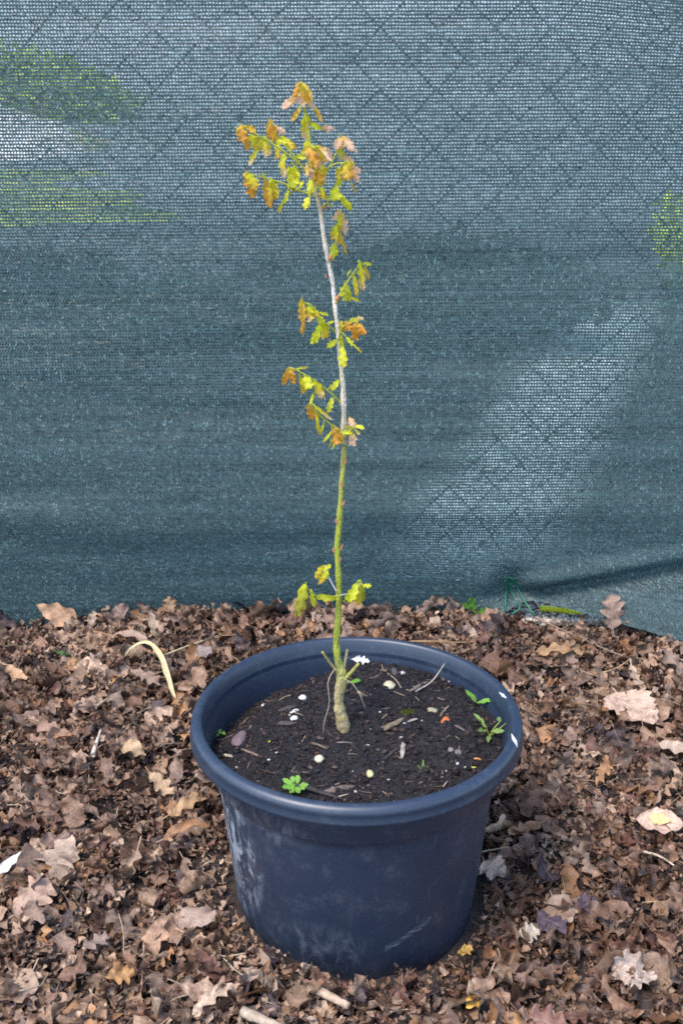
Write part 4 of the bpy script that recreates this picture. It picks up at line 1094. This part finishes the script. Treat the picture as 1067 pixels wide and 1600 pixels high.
chip(640, 1079, 668, 1066, .0028, (0.2, 0.165, 0.15), 'grey splinter below the long pale stalk')
chip(378, 1172, 412, 1183, .0018, (0.22, 0.15, 0.11), 'brown splinter beside the purplish stone')
chip(435, 1112, 462, 1102, .0035, (0.07, 0.055, 0.05), 'dark bark strip behind the white stones', 'bark_piece', 'bark')
chip(434, 1131, 461, 1130, .0038, (0.075, 0.062, 0.058), 'dark bark strip in front of the white stones', 'bark_piece', 'bark')
chip(490, 1152, 507, 1155, .0026, (0.11, 0.08, 0.06), 'short brown chip left of the stem base')
chip(525, 1160, 552, 1161, .0011, (0.2, 0.17, 0.15), 'thin grey splinter in front of the stem')
chip(486, 1160, 512, 1170, .0018, (0.17, 0.13, 0.09), 'brown splinter pointing at the round cream pebble')
chip(710, 1133, 726, 1142, .0020, (0.15, 0.13, 0.13), 'grey splinter right of the orange crumb')
chip(687, 1118, 701, 1103, .0012, (0.3, 0.24, 0.17), 'thin straw-coloured splinter above the orange crumb')
chip(622, 1168, 600, 1187, .0014, (0.07, 0.055, 0.05), 'dark splinter right of centre')
chip(630, 1158, 628, 1185, .0030, (0.36, 0.32, 0.28), 'whitish knobbly wood fragment right of centre')
chip(637, 1127, 652, 1124, .0018, (0.45, 0.4, 0.36), 'pale shard beside the moss patch')
chip(558, 1083, 573, 1087, .0020, (0.28, 0.22, 0.12), 'olive tan chip right of the stem')
chip(738, 1187 + 13, 744 + 0, 1199, .0011, (0.5, 0.48, 0.12), 'yellow-green stalk bit near the right rim')
chip(728, 1201, 742, 1198, .0010, (0.45, 0.45, 0.1), 'thin yellow-green blade near the right rim')
chip(740, 1185, 752, 1187, .0016, (0.5, 0.24, 0.07), 'tiny orange leaf bit near the right rim', 'leaf_bit', 'leaf bit')
chip(350, 1180, 364, 1182, .0022, (0.5, 0.45, 0.33), 'cream bit of straw near the left rim', 'straw_bit', 'straw')
chip(420, 1160, 424, 1155, .0010, (0.6, 0.55, 0.05), 'tiny yellow needle left of the stem', 'needle', 'needle')
chip(408, 1110 - 28, 403, 1092 - 0, .0012, (0.3, 0.27, 0.2), 'short upright stick on the left of the soil', 'stick', 'stick')
chip(692, 1230, 699, 1220, .0008, (0.45, 0.38, 0.28), 'thin straw stuck near the front right rim', 'straw_bit', 'straw')
chip(522, 1248, 545, 1240, .0009, (0.5, 0.44, 0.32), 'short straw crossing the dark stick', 'straw_bit', 'straw')
frame_leaf('dead_leaf', spx(548, 1030, .006), spx(577, 1034, .004), 0.008, 'oak', (0.72, 0.7, 0.68), 'whitish shrivelled leaf behind the stem in the pot', k1=-.6, k2=.7, seed=71)
frame_leaf('dead_leaf', spx(598, 1045, .003), spx(609, 1054, .006), 0.003, 'plain', (0.4, 0.24, 0.13), 'small brown leaf with long stalk on the soil', k1=.5, k2=.6, seed=72)
b_ = Bag(); P = smooth_path([spx(650, 1080, .003), spx(675, 1064, .008), spx(695, 1036, .022)], 12); b_.add(*clean(*tube(P, np.linspace(.0012, .0006, 12), 6)), col=(0.52, 0.46, 0.36))
tag(link('stalk', b_.mesh('stalk'), M_WOOD), 'long pale dry stalk leaning toward the back right rim', 'stalk')
b_ = Bag(); P = smooth_path([spx(605, 1052, .003), spx(618, 1062, .004), spx(627, 1075, .002)], 10); b_.add(*clean(*tube(P, .0007, 5)), col=(0.4, 0.3, 0.2))
tag(link('stalk', b_.mesh('stalk'), M_WOOD), 'curved thin stalk beside the large cream pebble', 'stalk')
# moss
b_ = Bag()
for k in range(260):
    p = spx(636 + random.gauss(0, 6), 1112 + random.gauss(0, 2.2), .0005)
    d = RNG.normal(size=3) * .0009; d[2] = abs(d[2]) + .001; q = RNG.normal(size=3) * .0005
    b_.add([np.array(p) - q, np.array(p) + q, np.array(p) + d], [(0, 1, 2)], (0.12, 0.13, 0.02))
tag(link('moss', b_.mesh('moss', False), M_WEED), 'small olive moss patch on the soil right of the stem', 'moss', kind='stuff')

# weeds
def weed(name, base, label, stems, leaves, col, lw):
    root = empty(name, base); tag(root, label, 'weed')
    for s in stems:
        b_ = Bag(); P = smooth_path(s, 8); P = P - np.array(base)
        b_.add(*clean(*tube(P, .0007, 5)), col=(0.35, 0.42, 0.08)); link('stem', b_.mesh('stem'), M_WEED, root)
    for (a, b, w_, kd) in leaves:
        frame_leaf('leaf', a, b, w_, kd, np.array(col) * random.uniform(.75, 1.2), parent=root, k1=random.uniform(-.6, .2), k2=random.uniform(0, .6), n=10, m=2, mat=M_FRESH, seed=random.randint(0, 99), stalk=0, nrm=(random.uniform(-.3, .3), -.5, 1))
    return root
b0 = spx(746, 1100)
weed('seedling', b0, 'green seedling with two long narrow leaves by the right rim', [[b0, spx(745, 1098, .008)]],
     [(spx(745, 1098, .008), spx(726, 1077, .020), .0035, 'plain'), (spx(746, 1098, .008), spx(775, 1093, .016), .0032, 'plain')], (0.22, 0.48, 0.07), 0)
b0 = spx(764, 1150)
weed('seedling', b0, 'branching pale green seedling close to the right rim',
     [[b0, spx(758, 1135, .012), spx(748, 1120, .02)], [b0, spx(770, 1140, .01), spx(780, 1128, .02)], [b0, spx(772, 1145, .008), spx(790, 1130, .018)]],
     [(spx(750, 1125, .018), spx(740, 1115, .02), .0022, 'plain'), (spx(756, 1130, .015), spx(745, 1121, .017), .003, 'plain'), (spx(759, 1140, .01), spx(746, 1142, .012), .0035, 'plain'),
      (spx(768, 1143, .01), spx(788, 1142, .014), .0035, 'plain'), (spx(764, 1150, .005), spx(762, 1160, .006), .003, 'plain'), (spx(780, 1128, .02), spx(778, 1120, .022), .003, 'plain'), (spx(760, 1137, .012), spx(752, 1130, .014), .002, 'plain')], (0.3, 0.46, 0.12), 0)
b0 = spx(462, 1225)
lv = []
for (dx, dy, ex, ey) in [(-4, 2, -20, -8), (-6, 4, -21, 5), (-2, 4, -8, 14), (2, 0, 4, -14), (4, 2, 20, 1), (0, 4, 6, 14), (-3, -2, -6, -12), (6, 4, 14, 8), (0, 0, -12, 8)]:
    lv.append((spx(462 + dx, 1225 + dy, .006), spx(462 + ex, 1225 + ey, .011), .0042, 'oak'))
weed('weed_clump', b0, 'bright green lobed weed clump at the front rim', [[b0, spx(462, 1222, .006)]], lv, (0.30, 0.62, 0.10), 0)
b0 = spx(343, 1150)
weed('weed_clump', b0, 'tiny bright green weed at the left rim', [[b0, spx(343, 1147, .004)]],
     [(spx(343, 1148, .004), spx(336, 1150, .006), .0025, 'plain'), (spx(344, 1147, .004), spx(352, 1148, .006), .003, 'plain'), (spx(343, 1146, .005), spx(345, 1139, .007), .0025, 'plain')], (0.33, 0.6, 0.08), 0)
b0 = spx(545, 1066)
weed('seedling', b0, 'tiny green seedling leaf right behind the stem', [[b0, spx(550, 1065, .004)]],
     [(spx(548, 1065, .005), spx(564, 1063, .007), .0032, 'plain'), (spx(546, 1066, .004), spx(540, 1066, .004), .0014, 'plain')], (0.2, 0.55, 0.06), 0)
b0 = spx(659, 1203)
weed('grass_sprout', b0, 'tiny grass sprout in the front right soil', [[b0, spx(660, 1200, .003)]],
     [(spx(660, 1203, .001), spx(661, 1187, .01), .0012, 'plain'), (spx(659, 1203, .001), spx(652, 1196, .006), .0009, 'plain'), (spx(660, 1203, .001), spx(670, 1198, .004), .0008, 'plain')], (0.2, 0.42, 0.06), 0)

# ------------------------------------------------------------------ the oak sapling
SB = spx(535, 1138)
SY = SB.y
sap = empty('oak_sapling', (SB.x, SB.y, SB.z)); tag(sap, 'young oak sapling with drooping yellow-green and bronze leaves in the pot', 'sapling')
def z1(x, y): return 350 + x / 4.268, 110 + y / 4.268
def z2(x, y): return 420 + x / 4.706, 380 + y / 4.706
def z3(x, y): return 430 + x / 3.335, 700 + y / 3.335
def sp(px, py, dy=0.0): return on_y(px, py, SY + dy)
stem_px = [(356, 1478), (352, 1430), (338, 1370), (330, 1300), (345, 1225), (346, 1170), (326, 1100), (318, 1000), (330, 850), (331, 700), (323, 520), (333, 400), (347, 190), (360, 0)]
stem = [z3(*p) for p in stem_px] + [z2(548, 1450), z2(552, 1300), z2(545, 1050), z2(525, 850), z2(510, 650), z2(490, 500), z2(470, 300), z2(440, 150)]
stem += [z1(690, 1250), z1(665, 1110), z1(650, 980), z1(625, 860), z1(600, 720), z1(578, 600), z1(572, 480), z1(560, 380), z1(540, 290), z1(530, 220), z1(507, 110)]
dep = np.interp(np.arange(len(stem)), [0, 7, 13, 22, len(stem) - 1], [0, .004, .012, 0.0, -.012])
Ps = [sp(a, b, d) for (a, b), d in zip(stem, dep)]
Ps[0].z -= .012
NP = 150
Pp = smooth_path(Ps, NP)
tpar = np.linspace(0, len(stem) - 1, NP)
rad = np.interp(tpar, [0, 1, 2, 3, 4, 5, 6, 7, 8, 11, 13, 14.5, 16, 20, 23, 26, 28, 32], [.0088, .0084, .0066, .0057, .0066, .0060, .0042, .0039, .0037, .0034, .0031, .0035, .0025, .0022, .0020, .0017, .0012, .0007])
rad = rad * (1 + 0.06 * np.sin(tpar * 9) + 0.07 * 3 * (vnoise(tpar * 2.3, tpar * 0 + 3, 1) - 0.5))
for kn in (10.0, 12.0, 14.4, 15.6, 17.9, 20.2, 22.6, 25):
    rad += 0.0006 * np.exp(-((tpar - kn) / 0.09) ** 2)
V, F = tube(Pp, rad, 14, jit=.09)
tv = np.concatenate([np.repeat(tpar, 14), [0, tpar[-1]]])
def ramp_np(t, xs, cs): return np.stack([np.interp(t, xs, [c[i] for c in cs]) for i in range(3)], 1)
ccol = ramp_np(tv, [0, 1, 4, 5.5, 6.5, 11, 13.3, 15.6, 18, 24, 25.6, 27, 32],
    [(0.2, 0.15, 0.09), (0.38, 0.30, 0.16), (0.40, 0.34, 0.16), (0.34, 0.34, 0.10), (0.34, 0.38, 0.05), (0.33, 0.37, 0.05), (0.36, 0.34, 0.12), (0.70, 0.61, 0.50), (0.78, 0.71, 0.62), (0.74, 0.62, 0.50), (0.45, 0.4, 0.2), (0.5, 0.55, 0.06), (0.5, 0.56, 0.06)])
ccol *= (1 + 0.16 * RNG.normal(size=(len(ccol), 1)))
ccol[:, 2] *= 1 + 0.2 * RNG.normal(size=len(ccol))
b_ = Bag(); b_.add(*clean(V, F), col=ccol)
tr_me = b_.mesh('trunk'); trk = link('trunk', tr_me, M_BARK)
for v in tr_me.vertices: v.co -= Vector(SB)
trk.parent = sap
GRN, GRN2, BRZ, PNK, OLV, ORG = (0.66, 0.68, 0.02), (0.82, 0.82, 0.05), (0.76, 0.46, 0.06), (0.86, 0.56, 0.40), (0.72, 0.60, 0.03), (0.72, 0.34, 0.04)
SCH = {'g': (GRN, GRN2, GRN), 'G': (GRN2, GRN2, OLV), 'o': (OLV, BRZ, BRZ), 'O': (BRZ, ORG, ORG), 'p': (BRZ, PNK, PNK), 'x': (GRN, OLV, PNK), 'y': (GRN, OLV, BRZ), 'd': (GRN, (0.36, 0.36, 0.03), (0.32, 0.26, 0.03))}
lcount = 0
def young_leaf(parent, b, t, wpx, sch, dyo):
    global lcount; lcount += 1
    pb = sp(*b, dyo); pt = sp(*t, dyo + random.uniform(-.012, .012))
    ppm = FPX / (SY - CAM.y) * 0.97
    W = wpx / ppm / 2 * 1.12
    a, m_, c = [np.array(q) for q in SCH[sch]]
    def colf(uv):
        tt = uv[:, :1]; s = np.abs(uv[:, 1:])
        q = np.where(tt < .5, a + (m_ - a) * tt * 2, m_ + (c - m_) * (tt - .5) * 2)
        return q * (1 - .12 * s) * RNG.uniform(.9, 1.1, (len(uv), 1))
    L_ = (Vector(pt) - Vector(pb)).length
    fold_ = random.uniform(0.4, 1.3) * random.choice([1, 1, -1])
    ang = random.uniform(-0.7, 0.7)
    return frame_leaf('leaf', pb, pt, max(W, .0015) * 1.12, 'oak', None, fresh=True, k1=random.uniform(-.9, .5), k2=fold_, tw=random.uniform(-.4, .4), wav=random.uniform(.1, .3),
               nrm=(math.sin(ang), -math.cos(ang), .35), seed=200 + lcount, n=24, m=3, stalk=.05, mat=M_FRESH, parent=parent, colf=colf)
class _W:   # parents keep world offsets simple: every twig mesh sits at the sapling base
    pass
def twig(path, leaves, conv, r0=.0011, r1=.0006, col=(0.5, 0.52, 0.06), dy0=0.0, dy1=0.0, bud=None):
    P = smooth_path([sp(*conv(x, y), dy0 + (dy1 - dy0) * i / max(1, len(path) - 1)) for i, (x, y) in enumerate(path)], 16)
    V, F = tube(P, np.linspace(r0, r1, 16), 7); b_ = Bag(); b_.add(*clean(V - np.array(SB), F), col=col)
    tw_ = link('twig', b_.mesh('twig'), M_TWIG, sap)
    sc_ = 4.268 if conv is z1 else 4.706 if conv is z2 else 3.335
    P2 = np.array([conv(*q) for q in path])
    for (x1, y1, x2, y2, w_, s) in leaves:
        a, b = conv(x1, y1), conv(x2, y2)
        # depth: follow the twig, then scatter a little so leaves overlap in depth
        d = np.hypot(P2[:, 0] - a[0], P2[:, 1] - a[1]); i = int(np.argmin(d)); f = i / max(1, len(path) - 1)
        dyo = dy0 + (dy1 - dy0) * f + random.uniform(-.012, .012)
        o = young_leaf(None, a, b, w_ / sc_, s, dyo)
        o.location = Vector(o.location) - Vector(SB); o.parent = tw_
        if w_ >= 36 and random.random() < .8:      # a second, half hidden leaf of the same drooping tuft
            k_ = random.uniform(-.45, .45) * w_
            a2, b2 = conv(x1 + k_ * .3, y1 + abs(k_) * .3), conv(x2 + k_ * 1.3, y2 + random.uniform(-.1, .25) * w_)
            o2 = young_leaf(None, a2, b2, w_ * random.uniform(.4, .65) / sc_, s, dyo + random.uniform(-.015, .02))
            o2.location = Vector(o2.location) - Vector(SB); o2.parent = tw_
        # petiole back to the nearest twig point
        pb = np.array(o.location); V0 = P - np.array(SB); j = int(np.argmin(np.linalg.norm(V0 - pb, axis=1)))
        if np.linalg.norm(V0[j] - pb) > .002:
            bq = Bag(); bq.add(*clean(*tube([V0[j], (V0[j] + pb) / 2 + np.array((0, 0, .001)), pb], .0005, 5)), col=col); link('petiole', bq.mesh('petiole'), M_TWIG, tw_)
    if bud:
        q = np.array(sp(*conv(*bud), dy0)) - np.array(SB)
        bb = Bag(); Pq = [q + np.array((0, 0, -.003)), q + np.array((0, 0, -.0015)), q, q + np.array((0.0006, 0, .002)), q + np.array((0.001, 0, .004))]
        bb.add(*clean(*tube(Pq, [.0006, .0022, .0024, .0014, .0004], 8)), col=(0.5, 0.2, 0.08)); link('bud', bb.mesh('bud'), M_BARK, tw_)
    return tw_
# top leader
twig([(540, 290), (530, 220), (507, 110)], [(505, 80, 480, 225, 62, 'p'), (470, 180, 388, 252, 48, 'p'), (512, 85, 565, 225, 42, 'o'), (500, 75, 468, 190, 40, 'O'), (545, 180, 602, 250, 42, 'p'), (592, 230, 648, 338, 36, 'o'), (515, 240, 448, 342, 32, 'o'), (530, 100, 532, 245, 36, 'p'), (520, 80, 590, 200, 36, 'o')], z1, dy0=-.01, dy1=-.02)
twig([(572, 480), (570, 420), (545, 300)], [(540, 285, 545, 465, 78, 'x'), (575, 350, 640, 388, 42, 'g'), (640, 380, 732, 392, 48, 'p'), (550, 290, 560, 400, 50, 'x')], z1, dy0=-.01, dy1=-.015)
twig([(530, 650), (440, 570), (300, 475), (190, 415), (130, 375)], [(110, 370, 130, 485, 66, 'O'), (140, 372, 215, 410, 44, 'o'), (150, 440, 160, 532, 40, 'O'), (180, 420, 232, 535, 72, 'y'), (265, 440, 302, 572, 76, 'x'), (225, 525, 165, 635, 44, 'x'), (95, 375, 110, 440, 40, 'o'), (400, 550, 405, 712, 56, 'x'), (470, 620, 445, 795, 84, 'g'), (440, 740, 478, 812, 40, 'x'), (430, 640, 470, 740, 60, 'G')], z1, dy0=-.005, dy1=-.03)
twig([(525, 645), (450, 550), (390, 480), (330, 400), (310, 350)], [(308, 325, 322, 455, 64, 'O'), (330, 370, 410, 420, 44, 'p'), (340, 410, 345, 475, 50, 'o'), (360, 460, 358, 592, 40, 'y'), (380, 440, 465, 525, 48, 'y'), (480, 575, 545, 578, 44, 'g'), (350, 460, 420, 490, 40, 'g')], z1, dy0=.0, dy1=.012)
twig([(560, 820), (480, 795), (400, 755), (280, 720), (200, 700), (150, 692)], [(145, 680, 190, 852, 78, 'O'), (160, 682, 212, 800, 76, 'y'), (275, 715, 312, 918, 66, 'O'), (320, 722, 345, 860, 76, 'y'), (430, 790, 400, 890, 28, 'g'), (400, 870, 362, 950, 26, 'y'), (500, 790, 532, 738, 28, 'g'), (455, 770, 480, 808, 40, 'x'), (270, 710, 250, 685, 20, 'g')], z1, dy0=-.005, dy1=-.035)
twig([(600, 720), (590, 620), (600, 520)], [(550, 470, 560, 580, 66, 'x'), (560, 510, 620, 645, 60, 'O'), (590, 520, 640, 650, 56, 'p'), (600, 500, 705, 605, 70, 'x'), (640, 510, 720, 590, 56, 'p'), (555, 620, 580, 730, 60, 'p'), (620, 640, 640, 770, 84, 'o'), (660, 620, 650, 740, 60, 'x'), (580, 720, 575, 842, 44, 'g'), (565, 840, 538, 932, 50, 'G'), (650, 770, 660, 862, 52, 'y'), (610, 640, 600, 740, 50, 'o'), (650, 840, 700, 855, 30, 'g'), (545, 640, 560, 700, 40, 'x')], z1, dy0=-.012, dy1=-.03)
twig([(640, 760), (680, 690), (715, 620), (740, 570), (775, 470)], [(785, 440, 738, 525, 54, 'p'), (785, 440, 862, 535, 60, 'p'), (760, 510, 780, 605, 54, 'x'), (785, 570, 862, 608, 42, 'p'), (775, 445, 790, 520, 44, 'o')], z1, dy0=-.005, dy1=.02)
twig([(610, 800), (680, 670), (740, 625), (810, 615)], [(815, 610, 835, 735, 72, 'o'), (820, 630, 908, 685, 54, 'p'), (780, 640, 755, 725, 54, 'y'), (850, 660, 898, 745, 44, 'p'), (845, 745, 882, 818, 16, 'o'), (770, 710, 760, 772, 38, 'g'), (800, 620, 800, 740, 54, 'y'), (830, 610, 870, 650, 40, 'x')], z1, dy0=-.005, dy1=-.02)
twig([(655, 910), (700, 870), (740, 820), (772, 770)], [(742, 770, 742, 872, 78, 'g'), (775, 840, 852, 928, 52, 'G'), (765, 700, 768, 775, 34, 'g'), (690, 895, 722, 912, 14, 'y')], z1, dy0=-.002, dy1=-.012, bud=(668, 910))
twig([(705, 1262), (740, 1180), (762, 1050), (778, 945)], [(775, 930, 738, 995, 42, 'p'), (778, 945, 812, 1092, 56, 'p'), (745, 1030, 718, 1135, 48, 'y'), (768, 1070, 820, 1235, 32, 'o'), (728, 1155, 732, 1255, 66, 'G'), (775, 960, 765, 1080, 44, 'y'), (755, 1060, 780, 1160, 40, 'o')], z1, dy0=-.002, dy1=.02, bud=(708, 1252))
twig([(492, 440), (520, 380), (590, 265), (640, 195), (680, 150)], [(560, 285, 572, 430, 78, 'G'), (620, 230, 640, 385, 52, 'y'), (665, 145, 680, 345, 60, 'x'), (690, 148, 757, 160, 26, 'g'), (700, 165, 738, 265, 28, 'o'), (600, 200, 578, 245, 18, 'g'), (598, 395, 672, 428, 26, 'y'), (680, 150, 655, 125, 20, 'g'), (540, 320, 520, 345, 20, 'g')], z2, dy0=0, dy1=.02, bud=(505, 405))
twig([(492, 655), (450, 615), (400, 575), (290, 460), (240, 425)], [(240, 410, 250, 580, 66, 'o'), (228, 430, 250, 672, 44, 'O'), (295, 450, 300, 580, 76, 'x'), (320, 460, 340, 550, 50, 'y'), (360, 508, 438, 528, 28, 'g'), (375, 600, 322, 745, 62, 'g'), (395, 580, 430, 695, 64, 'y'), (430, 590, 482, 575, 22, 'g'), (370, 530, 400, 600, 60, 'g')], z2, dy0=0, dy1=-.03)
twig([(514, 700), (530, 640), (560, 600), (630, 575)], [(530, 570, 538, 665, 66, 'o'), (560, 575, 600, 640, 66, 'O'), (590, 570, 692, 545, 36, 'x'), (640, 575, 640, 712, 80, 'O'), (655, 585, 692, 675, 50, 'O'), (530, 675, 535, 765, 42, 'g'), (538, 755, 550, 918, 68, 'G'), (505, 712, 428, 765, 48, 'g'), (568, 692, 622, 752, 34, 'g'), (620, 745, 682, 808, 22, 'y')], z2, dy0=-.004, dy1=-.015)
twig([(528, 1172), (480, 1125), (400, 1060), (300, 985), (200, 935), (160, 922)], [(150, 918, 108, 1048, 52, 'O'), (160, 915, 190, 1035, 60, 'O'), (200, 922, 288, 912, 16, 'y'), (225, 965, 262, 1112, 50, 'y'), (265, 975, 312, 1070, 74, 'g'), (335, 1005, 392, 1142, 72, 'x'), (517, 1005, 452, 1078, 48, 'g'), (468, 1138, 432, 1245, 52, 'G'), (330, 1105, 310, 1160, 30, 'g')], z2, dy0=0, dy1=-.03)
twig([(545, 1425), (470, 1345), (400, 1290), (350, 1240), (300, 1185)], [(295, 1172, 325, 1300, 66, 'O'), (320, 1180, 465, 1300, 30, 'x'), (350, 1260, 380, 1412, 34, 'y'), (405, 1325, 370, 1405, 26, 'g'), (330, 1110, 305, 1185, 24, 'g'), (485, 1345, 500, 1485, 84, 'O'), (500, 1360, 530, 1470, 56, 'o'), (462, 1385, 398, 1462, 24, 'g'), (460, 1435, 438, 1502, 18, 'y'), (485, 1455, 468, 1515, 22, 'g'), (340, 1210, 360, 1290, 40, 'o')], z2, dy0=0, dy1=-.02)
twig([(552, 1440), (580, 1390), (640, 1345)], [(595, 1280, 625, 1355, 48, 'p'), (565, 1350, 640, 1350, 42, 'g'), (640, 1340, 702, 1368, 34, 'G'), (615, 1390, 625, 1495, 58, 'p'), (540, 1388, 615, 1398, 38, 'g'), (635, 1375, 668, 1405, 26, 'x'), (625, 1340, 640, 1330, 30, 'o')], z2, dy0=0, dy1=-.015)
twig([(325, 768), (270, 780), (215, 770), (160, 725)], [(160, 705, 118, 875, 64, 'd'), (145, 710, 100, 878, 50, 'd'), (185, 735, 203, 828, 34, 'g'), (318, 785, 212, 772, 44, 'g')], z3, r0=.0008, r1=.0005, dy0=0, dy1=-.02)
twig([(318, 745), (290, 695), (272, 660)], [(275, 640, 238, 703, 40, 'y'), (255, 610, 212, 685, 44, 'y'), (248, 640, 290, 608, 30, 'g'), (255, 615, 225, 640, 30, 'o')], z3, r0=.0009, r1=.0009, col=(0.5, 0.5, 0.5), dy0=0, dy1=.01)
twig([(335, 768), (370, 762), (420, 755)], [(440, 700, 430, 822, 56, 'y'), (425, 700, 382, 805, 50, 'g'), (450, 715, 500, 718, 30, 'g'), (445, 705, 460, 800, 40, 'd'), (430, 690, 450, 700, 24, 'g')], z3, r0=.0008, r1=.0007, col=(0.42, 0.42, 0.35), dy0=0, dy1=-.01)
# cut stubs, thin roots, buds
def sap_tube(name, pts, r, col, lift=0.0, conv=z3, mat=None):
    P = smooth_path([sp(*conv(x, y), d) for x, y, d in pts], 12) - np.array(SB)
    V, F = tube(P, np.interp(np.linspace(0, 1, 12), np.linspace(0, 1, len(r)), r), 7); b_ = Bag(); b_.add(*clean(V, F), col=col)
    return link(name, b_.mesh(name), mat or M_BARK, sap)
sap_tube('stub', [(335, 1175, 0), (290, 1125, -.004), (245, 1062, -.01)], [.0024, .0017, .0014], (0.36, 0.32, 0.1))
sap_tube('stub', [(348, 1180, 0), (362, 1120, .006), (376, 1048, .012)], [.0026, .0019, .0016], (0.34, 0.3, 0.14))
sap_tube('stub', [(352, 1215, 0), (390, 1175, -.003), (436, 1122, -.006)], [.0030, .0023, .0017], (0.36, 0.36, 0.1))
sap_tube('root', [(310, 1150, -.008), (275, 1220, -.022), (282, 1330, -.026), (255, 1430, -.03), (250, 1490, -.032)], [.0006, .0005, .0005, .0004, .0003], (0.42, 0.34, 0.26))
sap_tube('root', [(360, 1205, -.006), (400, 1225, -.018), (440, 1285, -.022), (470, 1360, -.024)], [.0005, .0005, .0004, .0003], (0.4, 0.32, 0.24))
for (x, y, s) in [(368, 70, 1), (343, 188, -1), (357, 285, 1), (303, 530, -1), (347, 515, 1), (338, 580, 1), (318, 380, -1)]:
    q = np.array(sp(*z3(x, y), .006)) - np.array(SB)
    bb = Bag(); bb.add(*clean(*tube([q + np.array((-.0012 * s, 0, -.003)), q + np.array((0, 0, -.001)), q + np.array((.0012 * s, 0, .003))], [.0012, .0015, .0003], 6)), col=(0.42, 0.16, 0.12)); link('bud', bb.mesh('bud'), M_BARK, sap)
for (x, y, s) in [(665, 1110, -1), (682, 1370, -1)]:
    q = np.array(sp(*z1(x, y), -.002)) - np.array(SB)
    bb = Bag(); bb.add(*clean(*tube([q + np.array((-.0002 * s, 0, -.002)), q, q + np.array((.0012 * s, -.001, .002))], [.0010, .0013, .0003], 6)), col=(0.4, 0.16, 0.12)); link('bud', bb.mesh('bud'), M_BARK, sap)

# ------------------------------------------------------------------ say which dead leaf is which: by colour and by the nearest thing one can find
def lm(px, py, phrase):
    p = lit(px, py); LM.append((p.x, p.y, phrase))
for (b0, t0, W, kind, col, kw, lab) in SPECIAL:
    p = (lit(*b0) + lit(*t0)) / 2; LM.append((p.x, p.y, 'the ' + ' '.join(lab.split()[:6]) if False else None))
LM = []
for px, py, ph in [
    (50, 1402, 'the large lobed leaf'), (92, 1325, 'the crumpled pale leaf'), (992, 1106, 'the big toothed leaf'), (1030, 1284, 'the boat-shaped leaf'),
    (876, 1020, 'the folded tan oak leaf'), (980, 1505, 'the pale leaf with upturned edges'), (872, 1420, 'the cupped tan leaf'), (826, 1457, 'the curled cream leaf'),
    (772, 1356, 'the small maple-shaped leaf'), (741, 1564, 'the small bright yellow leaf'), (252, 1222, 'the light tan lobed leaf'), (290, 1270, 'the arched orange leaf'),
    (22, 1048, 'the folded leaf at the left edge'), (85, 1142, 'the brown folded oak leaf'), (188, 1522, 'the orange curled leaf'), (310, 1430, 'the greyish leaf by the pot'),
    (333, 1565, 'the pale curled strip'), (855, 1595, 'the wide reddish leaf'), (1055, 1166, 'the pale long leaf'), (228, 1058, 'the arching grass blade'),
    (300, 1007, 'the pale straw stalk'), (165, 990, 'the thin orange stalk'), (164, 1160, 'the whitish pointed splinter'), (12, 1350, 'the white shard'),
    (98, 1020, 'the tiny dark green leaf'), (745, 950, 'the green weed'), (92, 965, 'the orange-tan leaning leaf'), (955, 965, 'the upright oak leaf'), (1010, 980, 'the narrow orange leaf'),
    (815, 962, 'the tie wire'), (910, 1000, 'the long brown twig'), (960, 1045, 'the light stalk'), (1028, 1340, 'the whitish curved stalk'), (190, 1460, 'the thin stalk at lower left'),
    (522, 1560, 'the split wood piece'), (164, 1095, 'the stubby twig'), (148, 1468, 'the upright lobed leaf'), (560, 985, 'the back of the pot rim'), (420, 990, 'the back left pot rim'), (690, 990, 'the back right pot rim'),
    (330, 1480, 'the lower left pot wall'), (760, 1420, 'the lower right pot wall')]:
    lm(px, py, ph)
key = {}
for (o, cn, x, y) in DL:
    best = min(LM, key=lambda q: (q[0] - x) ** 2 + (q[1] - y) ** 2)
    dx, dy = x - best[0], y - best[1]
    side = ('right of' if dx > 0 else 'left of') if abs(dx) > abs(dy) else ('behind' if dy > 0 else 'in front of')
    key.setdefault((cn, side, best[2]), []).append((math.hypot(dx, dy), o))
for (cn, side, ph), L in key.items():
    L.sort(key=lambda q: q[0])
    for i, (d, o) in enumerate(L):
        where = ' nearest ' if i == 0 and len(L) > 1 else ' second '
        if len(L) == 1: lab = '%s curled dead leaf %s %s' % (cn, side, ph)
        elif i == 0: lab = '%s dead leaf %s %s, the nearest' % (cn, side, ph)
        elif i == 1 and len(L) == 2: lab = '%s dead leaf %s %s, the further one' % (cn, side, ph)
        elif i == len(L) - 1: lab = '%s dead leaf %s %s, the furthest' % (cn, side, ph)
        else: lab = '%s dead leaf %s %s, %s outward' % (cn, side, ph, ['', 'second', 'third', 'fourth', 'fifth', 'sixth'][min(i, 5)])
        tag(o, lab, 'leaf', 'curled dead leaves lying on the litter')
